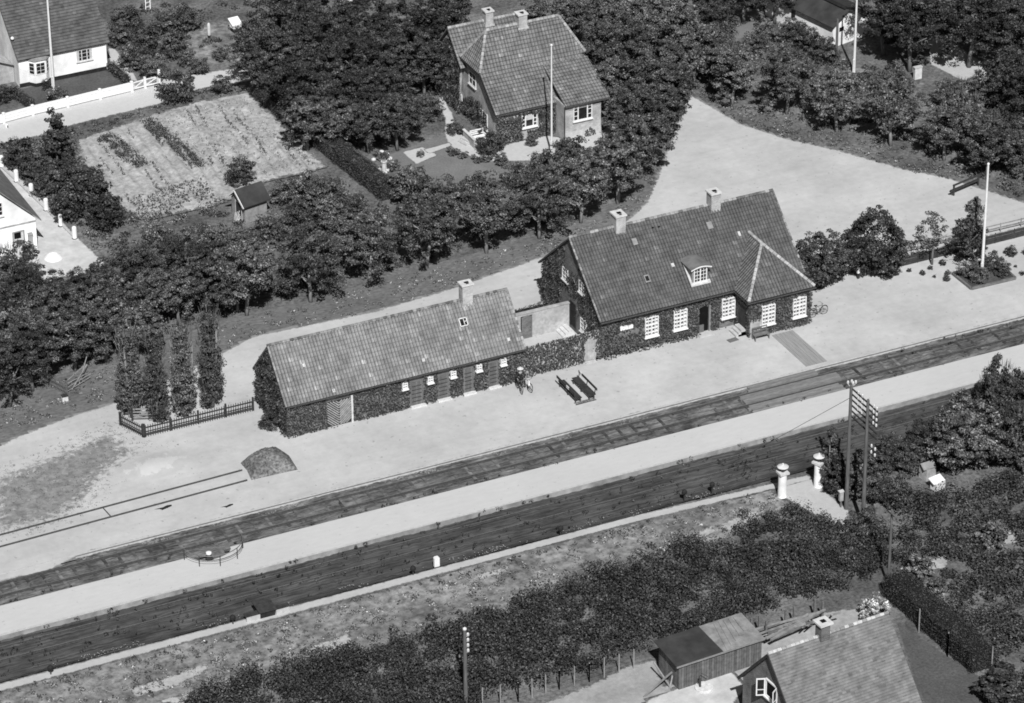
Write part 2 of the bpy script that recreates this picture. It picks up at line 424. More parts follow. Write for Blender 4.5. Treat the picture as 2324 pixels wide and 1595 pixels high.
sheet('side_lawn', D((2030, 1395), (2060, 1430), (2215, 1530), (2300, 1600), (2300, 1700), (2160, 1700), (2080, 1560)), .008, T_lawnd, .4)
sheet('gate_lot', D((1764, 1118), (1785, 1092), (1843, 1082), (1868, 1112), (1900, 1140), (1928, 1160), (1915, 1200), (1870, 1178), (1800, 1140)), .012, T_path, .3)
sheet('bank', [V3(-95, -20.1, 0), V3(11, -20.3, 0)] + D((1790, 1140), (1740, 1185), (1560, 1250), (1300, 1325), (1150, 1390), (900, 1470), (700, 1530),
                                                        (500, 1640), (300, 1760), (-200, 1900)), .004, T_bank, .4)
sheet('shaded_path', D((2110, 92), (2150, 86), (2195, 122), (2255, 155), (2240, 190), (2180, 180), (2112, 145)), .008, T_path, .3)
sheet('far_road', D((1385, -40), (1480, -40), (1462, 26), (1405, 14)), .008, T_path, .3)
sheet('far_lawn', D((1640, 66), (1760, 36), (1795, 58), (1745, 80), (1650, 90)), .006, T_lawn, .4)
sheet('far_beds', D((1870, 128), (1960, 150), (2010, 178), (2100, 190), (2080, 215), (1890, 180)), .006, T_bank, .4)
sheet('kitchen_garden', D((395, 110), (470, 60), (560, 45), (580, 110), (540, 140), (440, 158)), .006, T_bank, .4)

VERGE = D((560, 712), (700, 682), (840, 640), (968, 602), (1104, 568), (1224, 532), (1330, 500), (1400, 455), (1455, 395), (1490, 330), (1520, 250), (1545, 205), (1560, 212), (1535, 310), (1503, 390), (1470, 462), (1420, 505), (1290, 562), (1180, 603), (1030, 656), (850, 708), (660, 747), (575, 766), (530, 792), (400, 852), (262, 917), (60, 988), (0, 1014), (-80, 1060), (-80, 890), (0, 870), (200, 840), (330, 790), (480, 735))
sheet('grass_verge', VERGE, .004, T_verge, .4)
def slab(name, poly, z0, z1, mat):
    mb = MB(); mb.prism([V3(p[0], p[1], z0) for p in poly], V3(0, 0, z1-z0))
    o = mb.build(name, mat); a = o.data.attributes.new('edge', 'FLOAT', 'POINT'); a.data.foreach_set('value', [2.0]*len(o.data.vertices))
    return structure(o)
notch = [(-28.6+1.5*math.cos(q), -10.2-1.0*math.sin(q)) for q in np.linspace(0, math.pi, 15)]
slab('island_platform', [(90, -10.25), (90, -13.75), (-120, -13.95), (-120, -10.3)] + [(x, y) for (x, y) in notch[::-1]], -.5, 0.0, T_plat)
mb = MB(); mb.box((-15, -6.37, -.2), (210, .16, .43)); structure(mb.build('platform_edge', M['concrete']))
mb = MB(); mb.box((-15, -10.2+.07, -.2), (210, .12, .38)); o = mb.build('platform_kerb', M['concrete'])
bpy.data.objects.remove(o)
mb = MB()
mb.add([(x, y, .006) for x in (-120, 90) for y in (-13.80, -13.58)], [(0, 2, 3, 1)]); structure(mb.build('platform_kerb', M['concrete']))
mb = MB(); mb.add([(-120, -13.97, -.5), (90, -13.77, -.5), (90, -13.765, .012), (-120, -13.965, .012), (-120, -13.9, .012), (90, -13.7, .012)], [(0, 1, 2, 3), (3, 2, 5, 4)]); structure(mb.build('platform_wall', gray('platform_wall', .2, .36, 1.2, .95, bump=.5, big=.4)))
sheet('track_bed', [(-75, -10.5), (75, -10.5), (75, -6.3), (-75, -6.3)], -.225, T_ballast, .17, margin=.0, mod=lambda X, Y, E: E*0+2,
      hfun=lambda X, Y, S: rng.normal(size=X.shape)*.022+.03*np.sin(X*.9+np.sin(Y*2)*1.5)*np.sin(X*.31+1)-.04*(np.abs(np.abs(Y+8.08)-.75) < .16))
sheet('sand_patch', [(dune[0]+2.9*math.cos(q)*(1+.15*math.sin(3*q)), dune[1]+1.7*math.sin(q)*(1+.1*math.sin(2*q))) for q in np.linspace(0, 6.28, 24, endpoint=False)], .012, T_bright, .3, margin=.2, mod=lambda X, Y, E: E*.7-.5, hfun=yard_h)
sheet('cinder_bed', [(-80, -19.15), (75, -19.15), (75, -13.7), (-80, -13.7)], -.33, T_cinder, .3, margin=.3,
      hfun=lambda X, Y, S: np.clip((-18.4-Y)/.8, 0, 1)*.34+rng.normal(size=X.shape)*.025+.03*np.sin(X*.5+2*np.sin(Y)))
sheet('footpath', [(-120, -20.25), (-40, -20.1), (0, -19.95), (11.4, -20.4), (14.4, -20.5), (14.4, -19.9), (11, -19.75), (0, -19.25), (-40, -19.35), (-120, -19.5)], .02, T_path, .25, margin=.25)

for q_ in (((1630, 1196), (1690, 1166), (1742, 1158), (1720, 1178), (1655, 1204)), ((1575, 1212), (1612, 1196), (1625, 1206), (1585, 1222)), ((295, 1566), (400, 1532), (472, 1506), (470, 1520), (400, 1556), (310, 1582)),
           ((365, 1592), (440, 1572), (520, 1545), (500, 1570), (430, 1600)), ((2030, 1302), (2080, 1268), (2155, 1262), (2145, 1288), (2080, 1304)), ((2082, 1322), (2128, 1326), (2146, 1352), (2108, 1366)), ((2225, 1215), (2290, 1205), (2310, 1230), (2240, 1245)), ((1080, 1305), (1140, 1290), (1150, 1300), (1090, 1316)), ((700, 1470), (790, 1440), (800, 1462), (720, 1490))):
    sheet('bare_patch', D(*q_), .03, T_barepatch, .2, margin=.2)
# ================================================================ BUILDING HELPERS
def window(parent, o, u, n, W, H, cols, rows, fr=.07, bar=.032, proud=.08, mat='white', sill=True, mull=None, name='window', curtain=False, trans=None, label=None, skip=(), side=None):
    o = np.asarray(o, float); u = unit(u); n = unit(n)
    f = MB()
    f.obox(o, u, n, 0, fr, 0, proud, 0, H); f.obox(o, u, n, W-fr, W, 0, proud, 0, H)
    f.obox(o, u, n, fr, W-fr, 0, proud-.004, 0, fr); f.obox(o, u, n, fr, W-fr, 0, proud-.004, H-fr, H)
    for i in range(1, cols):
        if i in skip: continue
        b = bar
        if mull and i in mull: b = fr*1.35
        x = W*i/cols; f.obox(o, u, n, x-b/2, x+b/2, .03, proud-.01, fr, H-fr)
    for j in range(1, rows):
        b = fr*1.2 if (trans and j in trans) else bar
        z = H*j/rows
        if side: f.obox(o, u, n, fr, W*side, .034, proud-.014, z-b/2, z+b/2); f.obox(o, u, n, W*(1-side), W-fr, .034, proud-.014, z-b/2, z+b/2); continue
        f.obox(o, u, n, fr, W-fr, .034, proud-.014, z-b/2, z+b/2)
    fo = f.build(name, M[mat], parent, label)
    p = MB(); p.obox(o, u, n, fr*.5, W-fr*.5, .005, .025, fr*.5, H-fr*.5); p.build('pane', M['glass'], fo)
    if curtain:
        c = MB(); c.obox(o, u, n, fr, fr+W*.13, .026, .03, fr, H-fr); c.obox(o, u, n, W-fr-W*.13, W-fr, .026, .03, fr, H-fr); c.build('curtain', M['curtain'], fo)
    if sill:
        s = MB(); s.obox(o, u, n, -.06, W+.06, 0, proud+.08, -.09, -.004); s.build('sill', M[mat], fo)
    return fo
def door(parent, o, u, n, W, H, mat='board', frame='wood_dark', proud=.06, name='door', handle=True, boards=6, label=None, step=False):
    o = np.asarray(o, float); u = unit(u); n = unit(n)
    d = MB()
    for i in range(boards):
        a = W*i/boards; d.obox(o, u, n, a+.006, a+W/boards-.006, 0, proud*.6, 0, H, random.uniform(.8, 1.2))
    d.obox(o, u, n, .003, W-.003, 0, proud*.35, .002, H-.002, .6)
    do = d.build(name, M[mat], parent, label)
    f = MB(); f.obox(o, u, n, -.08, 0, 0, proud, 0, H+.08); f.obox(o, u, n, W, W+.08, 0, proud, 0, H+.08); f.obox(o, u, n, 0, W, 0, proud, H, H+.08)
    f.build('door_frame', M[frame], do)
    if handle:
        h = MB(); h.obox(o, u, n, W*.82, W*.9, proud*.6, proud*1.4, H*.48, H*.5); h.build('handle', M['iron'], do)
    return do
def tiled(parent, name, o, u, v, W, L, mat, clip=None, period=.26, course=.36, amp=.03, step=.028, slab=.07, outline=None, flat=False, label=None, jit=.13, groove_shadow=.28, lap_shadow=.8, odds=.03):
    """pantiles as real ribs and steps on the plane o + a*u + b*v (u along the eave, v up the slope)."""
    o = np.asarray(o, float); u = unit(u); v = unit(v); n = unit(np.cross(u, v))
    if n[2] < 0: n = -n
    k = 1 if flat else 5
    nu = int(round(W/period))*k; us = np.linspace(0, W, nu+1)
    nc = int(math.ceil(L/course)); vs = []; hs = []
    for j in range(nc):
        a, b = j*course, min((j+1)*course, L)
        if b-a < .02: continue
        vs += [a, b-.07, b-.004]; hs += [step, step*.25, 0.0]
    vs = np.array(vs); hs = np.array(hs)
    ph = (us/period) % 1.0
    prof = np.zeros_like(us) if flat else amp*(np.sin(2*np.pi*ph)+.35*np.sin(4*np.pi*ph+.6))
    U, Vv = np.meshgrid(us, vs); Hh = hs[:, None]+prof[None, :]
    wob = .006*np.sin(U*1.7+1)+.006*np.sin(Vv*2.3+U*.4)+.008*np.sin(U*.6+Vv*.9)
    pts = o+U[..., None]*u+Vv[..., None]*v+(Hh+wob+.01)[..., None]*n
    idx = np.arange(pts.shape[0]*pts.shape[1]).reshape(pts.shape[:2])
    q = np.stack([idx[:-1, :-1], idx[:-1, 1:], idx[1:, 1:], idx[1:, :-1]], -1)
    cu = (U[:-1, :-1]+U[1:, 1:])/2; cv = (Vv[:-1, :-1]+Vv[1:, 1:])/2
    keep = np.ones(cu.shape, bool) if clip is None else clip(cu, cv)
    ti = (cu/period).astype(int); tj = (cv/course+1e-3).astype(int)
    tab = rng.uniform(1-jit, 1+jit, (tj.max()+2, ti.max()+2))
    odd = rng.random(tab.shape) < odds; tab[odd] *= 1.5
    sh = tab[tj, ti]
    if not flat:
        fr_ = (cu/period) % 1.0; sh = sh*np.where((fr_ > .6) & (fr_ < .8), groove_shadow, np.where((fr_ > .2) & (fr_ < .4), 1.4, 1.0))  # gap shadow painted into the rib valleys, sun highlight into the rib crests
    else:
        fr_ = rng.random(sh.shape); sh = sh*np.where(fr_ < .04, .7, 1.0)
    fl_ = (cv/course) % 1.0; sh = sh*np.where(fl_ > 1-.075/course, lap_shadow, 1.0)  # shadow line below each overlapping course painted into the tile tone
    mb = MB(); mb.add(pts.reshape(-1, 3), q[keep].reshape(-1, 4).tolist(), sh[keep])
    if outline is None: outline = [(0, 0), (W, 0), (W, L), (0, L)]
    mb.prism([o+u*a+v*b-n*.02 for (a, b) in outline], -n*slab, .7)
    return mb.build(name, mat if not isinstance(mat, str) else M[mat], parent, label)
def ridge_caps(parent, a, b, r=.13, step=.36, mat='mortar', lo=.35, hi=1.0, name='ridge_tiles'):
    a = np.asarray(a, float); b = np.asarray(b, float); L = np.linalg.norm(b-a); n = max(2, int(L/step)); mb = MB()
    for i in range(n):
        p = a+(b-a)*i/n; q = a+(b-a)*(i+.92)/n
        mb.tube([p, q], [r*random.uniform(.92, 1.02), r*random.uniform(.98, 1.08)], 7, random.uniform(lo, hi))
    return mb.build(name, M[mat], parent)
def chimney(parent, c, sx, sy, z0, z1, mat='chim', hole=True, label=None):
    mb = MB(); mb.box((c[0], c[1], (z0+z1)/2), (sx, sy, z1-z0)); mb.box((c[0], c[1], z0+.35), (sx+.1, sy+.1, .12))
    o = mb.build('chimney', M[mat], parent, label)
    cp = MB(); cp.box((c[0], c[1], z1+.06), (sx+.16, sy+.16, .12)); cp.build('chimney_cap', M['stone'], o)
    if hole:
        h = MB(); h.box((c[0]+.05, c[1], z1+.13), (sx*.42, sy*.34, .03)); h.box((c[0]-.05+sx*.1, c[1]-sy*.32, z1+.128), (sx*.25, sy*.16, .026)); h.build('flue', M['black'], o)
    fl = MB(); fl.box((c[0], c[1]-sy*.5-.04, z0+.25), (sx+.18, .1, .16)); fl.build('flashing', M['mortar'], o)
    return o
def ivy(parent, o, u, n, W, H, dens, excl=(), top=None, depth=.22, size=.17, mat='ivy', ragged=.25, label=None, fade=None, low=None):
    o = np.asarray(o, float); u = unit(u); n = unit(n)
    N = int(W*H*dens); a = rng.uniform(-.05, W+.05, N); z = rng.uniform(0, H, N)
    k = np.ones(N, bool); wob = ragged*(np.sin(a*2.1)+np.sin(a*5.3+1)+np.sin(z*3.7+2))*.33
    for (u0, u1, z0, z1) in excl: k &= ~((a > u0+wob*.25) & (a < u1+wob*.25) & (z > z0+wob*.25) & (z < z1-abs(wob)*.5))
    if top is not None: k &= z < top(a)
    if low is not None: k &= z > low(a)+wob*.3
    if fade is not None: k &= rng.random(N) < fade(a, z)
    a, z = a[k], z[k]; N = len(a)
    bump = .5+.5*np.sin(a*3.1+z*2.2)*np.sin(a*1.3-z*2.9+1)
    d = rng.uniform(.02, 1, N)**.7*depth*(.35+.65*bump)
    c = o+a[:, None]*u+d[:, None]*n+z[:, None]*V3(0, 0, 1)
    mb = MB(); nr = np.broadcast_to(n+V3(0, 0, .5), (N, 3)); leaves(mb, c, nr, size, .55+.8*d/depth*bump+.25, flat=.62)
    return mb.build('ivy', M[mat], parent, label)
def gable_wall(mb, x, pts, t=.25, s=1):           # pts in (y,z), wall at plane x, thickness inward
    mb.prism([V3(x, y, z) for (y, z) in pts], V3(t*s, 0, 0))
UX, UY, NX, NY = V3(1, 0, 0), V3(0, 1, 0), V3(-1, 0, 0), V3(0, -1, 0)
# ================================================================ THE STATION HOUSE
def zS(x, y): return (1156+x/3.099, 400+y/3.099)
def zC(x, y): return (975+x/3.988, y/3.988)
def zM(x, y): return (1000+x/5.81, 112.5+y/5.81)
def zL(x, y): return (x/5.315, y/5.315)
def zO(x, y): return (531+x/3.099, 612.5+y/3.099)
def zW(x, y): return (x/3.988, 312.5+y/3.988)
def zR(x, y): return (1437.5+x/2.622, 1250+y/2.622)
def zB(x, y): return (1150+x/6.716, 687.5+y/6.716)
def zK(x, y): return (1687.5+x/3.544, 800+y/3.544)

def station():
    r = thing('station_house', 'large ivy clad railway station house with steep pantile roof, hipped bay and two brick chimneys', 'station house', (17.5, 7.5, 0))
    w = MB()
    w.box((17.45, 2.48, 1.8), (17.4, .26, 3.6)); w.box((17.45, 12.47, 1.8), (17.4, .26, 3.6))
    for x in (8.72, 25.95):
        gable_wall(w, x, [(2.62, 0), (12.33, 0), (12.33, 3.72), (7.45, 7.9), (2.62, 3.72)], .26)
    w.box((23.07, .12, 1.68), (5.34, .24, 3.36)); w.box((20.52, 1.29, 1.68), (.24, 2.1, 3.36)); w.box((25.62, 1.29, 1.68), (.24, 2.1, 3.36))
    w.build('wall', M['brick_dark'], r)
    p = MB(); p.box((21.0, -.03, .75), (1.1, .06, 1.5)); p.build('plaster_panel', M['plaster_old'], r)
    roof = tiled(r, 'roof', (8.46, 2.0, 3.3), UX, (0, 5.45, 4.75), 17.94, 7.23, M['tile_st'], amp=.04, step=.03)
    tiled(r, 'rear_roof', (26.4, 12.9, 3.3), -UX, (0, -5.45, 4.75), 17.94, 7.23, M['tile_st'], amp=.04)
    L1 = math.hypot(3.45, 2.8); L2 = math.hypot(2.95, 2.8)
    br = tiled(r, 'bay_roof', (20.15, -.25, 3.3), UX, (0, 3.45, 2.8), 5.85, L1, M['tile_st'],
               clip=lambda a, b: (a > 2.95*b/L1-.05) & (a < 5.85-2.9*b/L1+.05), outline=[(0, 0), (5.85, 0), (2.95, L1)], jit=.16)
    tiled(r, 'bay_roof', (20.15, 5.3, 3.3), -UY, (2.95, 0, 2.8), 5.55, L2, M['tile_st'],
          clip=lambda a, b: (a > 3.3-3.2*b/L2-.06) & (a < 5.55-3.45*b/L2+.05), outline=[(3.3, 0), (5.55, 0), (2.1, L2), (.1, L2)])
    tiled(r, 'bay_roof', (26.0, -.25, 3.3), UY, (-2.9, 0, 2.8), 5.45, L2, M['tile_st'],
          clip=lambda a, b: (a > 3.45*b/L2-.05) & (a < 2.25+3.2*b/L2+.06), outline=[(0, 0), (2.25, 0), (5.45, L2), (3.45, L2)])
    ridge_caps(r, (8.46, 7.45, 8.1), (26.4, 7.45, 8.1), .13, lo=.22, hi=.75)
    for e in ((20.15, -.25, 3.36), (26.0, -.25, 3.36)): ridge_caps(r, (23.1, 3.2, 6.17), e, .13, lo=.6, name='hip_tiles')
    ridge_caps(r, (23.1, 3.2, 6.17), (23.1, 5.3, 6.17), .13, lo=.6)
    ridge_caps(r, (8.52, 2.05, 3.38), (8.52, 7.4, 8.05), .08, .3, lo=.15, hi=.7, name='verge_tiles'); ridge_caps(r, (26.36, 2.05, 3.38), (26.36, 7.4, 8.05), .08, .3, lo=.2, hi=.7, name='verge_tiles')
    g = MB()
    g.tube([(8.5, 1.93, 3.22), (20.1, 1.93, 3.22)], .075, 6); g.tube([(20.08, 1.9, 3.2), (20.06, -.3, 3.2), (26.06, -.3, 3.2), (26.06, 2, 3.2)], .07, 6)
    g.build('gutter', M['iron'], r)
    chimney(r, (12.75, 7.45), .82, .95, 7.2, 9.1); chimney(r, (21.1, 7.45), .82, .85, 7.3, 9.1)
    ex = []
    def win(xc, yw, z=.92, H=1.68, W=1.16):
        window(r, (xc-W/2, yw, z), UX, NY, W, H, 4, 5, fr=.06, bar=.03, proud=.24, mull={2}, trans={3}, curtain=(yw > 1))
        return (xc-W/2-.02, xc+W/2+.04, z-.12, z+H-.1)
    exf = [win(13.0, 2.35), win(15.5, 2.35), win(19.72, 2.35)]; exb = [win(21.97, 0.0), win(24.72, 0.0)]
    s = PY(1420, 741, 2.3)
    mb = MB(); mb.obox((s[0], 2.35, s[2]), UX, NY, -.55, .55, .0, .24, -.17, .12); mb.build('window', M['white'], r, 'low white slit window half grown over by ivy')
    d = MB(); d.obox((17.25, 2.35, 0), UX, NY, 0, .78, 0, .015, .12, 2.35); do = d.build('doorway', M['black'], r)
    d = MB(); d.obox((17.25, 2.33, 0), UX, NY, -.04, .36, .0, .1, .12, .75); d.build('door_leaf', M['board'], do)
    d = MB(); d.obox((17.25, 2.35, 0), UX, NY, .78, .88, 0, .2, .0, 2.4); d.build('door_frame', M['lead'], do)
    st = MB(); st.box((17.6, 2.0, .055), (1.3, .72, .11)); st.build('doorstep', M['concrete'], r)
    st = MB()
    for i in range(3): st.box((19.95+.12*i, 1.05, .09+.085*i-.09*0), (.9-.24*i, 1.1, .17+.17*i))
    st.build('steps', M['concrete'], r)
    door(r, (20.4, 1.62, .5), -UY, NX, 1.1, 2.1, 'wood_dark', label='dark door in the shaded side of the bay')
    # dormer
    dm = MB(); dm.prism([V3(16.9, 2.95, 4.0), V3(18.25, 2.95, 4.0), V3(18.25, 2.95, 5.45), V3(16.9, 2.95, 5.45)], V3(0, 1.75, 0)); dmo = dm.build('dormer', M['lead'], r)
    window(dmo, (17.02, 2.95, 4.22), UX, NY, 1.12, 1.25, 4, 4, fr=.07, bar=.035, proud=.07, mull={2})
    q = [V3(17.575-.9+1.8*t, 2.72, 5.45+.2*math.sin(math.pi*t)) for t in np.linspace(0, 1, 9)]
    rf = MB()
    for a, b in zip(q[:-1], q[1:]): rf.prism([a, b, b+V3(0, 0, .06), a+V3(0, 0, .06)], V3(0, 2.6, 0))
    rf.build('dormer_roof', M['tile_mid'], dmo)
    fa = MB()
    for a, b in zip(q[:-1], q[1:]): fa.prism([a-V3(0, .03, .05), b-V3(0, .03, .05), b+V3(0, -.03, .04), a+V3(0, -.03, .04)], V3(0, .028, 0))
    fa.build('fascia', M['white'], dmo)
    fl = MB(); fl.prism([V3(16.72, 2.72, 4.02), V3(18.43, 2.72, 4.02), V3(18.43, 2.95, 4.22), V3(16.72, 2.95, 4.22)], V3(0, -.02, .07)); 
    fl.prism([V3(16.72, 2.9, 4.2), V3(16.89, 2.9, 4.2), V3(16.89, 4.3, 5.42), V3(16.72, 4.3, 5.42)], V3(0, -.03, .06)); fl.build('flashing', M['mortar'], dmo)
    # small things in the roof slope
    def on_roof(u, v, name, mat, a, b, h):
        dd = ray(u, v); s = 4.75/5.45; t = (3.3+(CAM[1]-2.0)*s-CAM[2])/(dd[2]-s*dd[1]); p = CAM+dd*t
        vv = unit(V3(0, 5.45, 4.75)); n = unit(np.cross(UX, vv)); m = MB()
        pts = [p+UX*i*a/2+vv*j*b/2+n*.05 for (i, j) in ((-1, -1), (1, -1), (1, 1), (-1, 1))]; m.prism(pts, n*h)
        o = m.build(name, M[mat], r); return p, n, vv, o
    p, n, vv, o = on_roof(1467, 634, 'skylight', 'lead', .42, .62, .16)
    m = MB(); m.prism([p+UX*i*.14+vv*j*.2+n*.2 for (i, j) in ((-1, -1), (1, -1), (1, 1), (-1, 1))], n*.03); m.build('pane', M['glass'], o)
    on_roof(1440, 549, 'skylight', 'lead', .4, .55, .06); on_roof(1610, 512, 'skylight', 'lead', .45, .6, .06)
    on_roof(1481, 517, 'vent_tile', 'black', .14, .1, .05); on_roof(1495, 515, 'vent_tile', 'black', .14, .1, .05)
    on_roof(1677, 531, 'patched_tile', 'mortar', .2, .4, .05); on_roof(1526, 602, 'patched_tile', 'mortar', .25, .3, .05)
    # gable to the courtyard
    window(r, (8.72, 8.95, 3.8), -UY, NX, 1.0, 1.05, 2, 3, proud=.1, mat='white_old'); window(r, (8.72, 6.05, 4.05), -UY, NX, .85, 1.0, 2, 3, proud=.1, mat='white_old')
    window(r, (8.72, 5.75, .75), -UY, NX, .95, 1.15, 2, 3, proud=.12, mat='white_old')
    door(r, (8.72, 7.55, .42), -UY, NX, .85, 2.0, 'tar')
    tp = lambda a: np.where(a+2.35 < 7.45, 3.5+(a)*.865, 3.5+(2*5.1-a)*.865)-.05
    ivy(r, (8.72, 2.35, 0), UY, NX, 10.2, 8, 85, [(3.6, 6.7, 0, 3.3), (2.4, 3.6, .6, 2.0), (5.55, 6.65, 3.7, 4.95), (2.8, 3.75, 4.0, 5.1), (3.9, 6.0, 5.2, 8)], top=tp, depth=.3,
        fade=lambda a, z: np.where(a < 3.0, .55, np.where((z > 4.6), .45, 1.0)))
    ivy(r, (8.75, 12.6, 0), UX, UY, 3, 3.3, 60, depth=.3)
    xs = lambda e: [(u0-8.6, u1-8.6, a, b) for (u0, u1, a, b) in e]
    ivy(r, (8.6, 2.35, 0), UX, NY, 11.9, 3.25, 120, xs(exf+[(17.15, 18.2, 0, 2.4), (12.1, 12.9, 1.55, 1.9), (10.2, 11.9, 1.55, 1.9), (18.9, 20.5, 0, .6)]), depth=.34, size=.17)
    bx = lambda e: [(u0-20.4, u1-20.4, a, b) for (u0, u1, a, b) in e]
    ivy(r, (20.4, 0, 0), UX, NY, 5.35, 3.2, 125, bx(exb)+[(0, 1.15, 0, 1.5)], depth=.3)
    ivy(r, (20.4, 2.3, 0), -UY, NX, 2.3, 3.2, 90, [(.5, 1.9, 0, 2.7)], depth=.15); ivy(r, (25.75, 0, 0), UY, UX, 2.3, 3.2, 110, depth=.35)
    # low bushes grown into the ivy foot
    ivy(r, (8.8, 2.1, 0), UX, NY, 8.3, .9, 70, depth=.55, size=.16, low=None, top=lambda a: .75-.03*a)
    return r
station()

# ---------------------------------------------------------------- walls of the courtyard
def courtyard():
    r = thing('ivy_wall', 'ivy covered garden wall with a grey gate linking outbuilding and station house', 'wall', (5.3, 2.4, 0))
    w = MB(); w.box((4.55, 2.42, 1.15), (5.3, .26, 2.3)); w.box((8.4, 2.42, 1.15), (.5, .26, 2.3)); w.box((7.67, 2.42, 2.2), (.97, .26, .2)); w.build('wall', M['wallw'], r)
    c = MB(); c.box((5.3, 2.42, 2.34), (6.75, .36, .08)); c.build('coping', M['plaster_old'], r)
    door(r, (7.22, 2.29, .06), UX, NY, .9, 2.0, 'plaster_old', 'plaster_old', label='grey plank gate in the ivy wall')
    s = MB(); s.box((7.67, 2.05, .04), (.9, .3, .08)); s.build('doorstep', M['concrete'], r)
    ivy(r, (1.9, 2.29, 0), UX, NY, 6.75, 2.65, 125, [(5.3, 6.25, 0, 2.05)], depth=.38)
    r = thing('garden_wall', 'pale limewashed yard wall with an arched brick patterned door', 'wall', (5.25, 7.7, 0))
    w = MB(); w.box((3.1, 7.72, 1.1), (2.6, .24, 2.2)); w.box((7.0, 7.72, 1.1), (3.2, .24, 2.2)); w.box((4.9, 7.72, 2.1), (1.0, .24, .2)); w.build('wall', M['wallw'], r)
    c = MB(); c.box((5.2, 7.72, 2.24), (6.85, .34, .07)); c.build('coping', M['plaster_old'], r)
    d = MB(); d.prism([V3(4.5+.9*t, 7.60, 1.82+.2*math.sin(math.pi*t)) for t in np.linspace(0, 1, 9)]+[V3(5.4, 7.60, 0), V3(4.5, 7.60, 0)], V3(0, .1, 0)); do = d.build('door', M['brick_dark'], r)
    h = MB(); h.box((5.22, 7.57, .95), (.05, .05, .05)); h.build('handle', M['iron'], do)
    r = thing('stone_steps', 'pale stone steps leading up to the dark side door inside the courtyard', 'steps', (7.9, 7.2, 0))
    for i in range(3):
        s = MB(); s.box((8.3-.22*(2-i)*.5-.1+.0, 7.12, .07+.14*i), (1.1-.36*i, 1.3, .14)); s.build('step', M['stone'], r)
    s = MB(); s.box((7.62, 6.35, .1), (.5, .18, .2)); s.build('kerb', M['stone'], r)
courtyard()

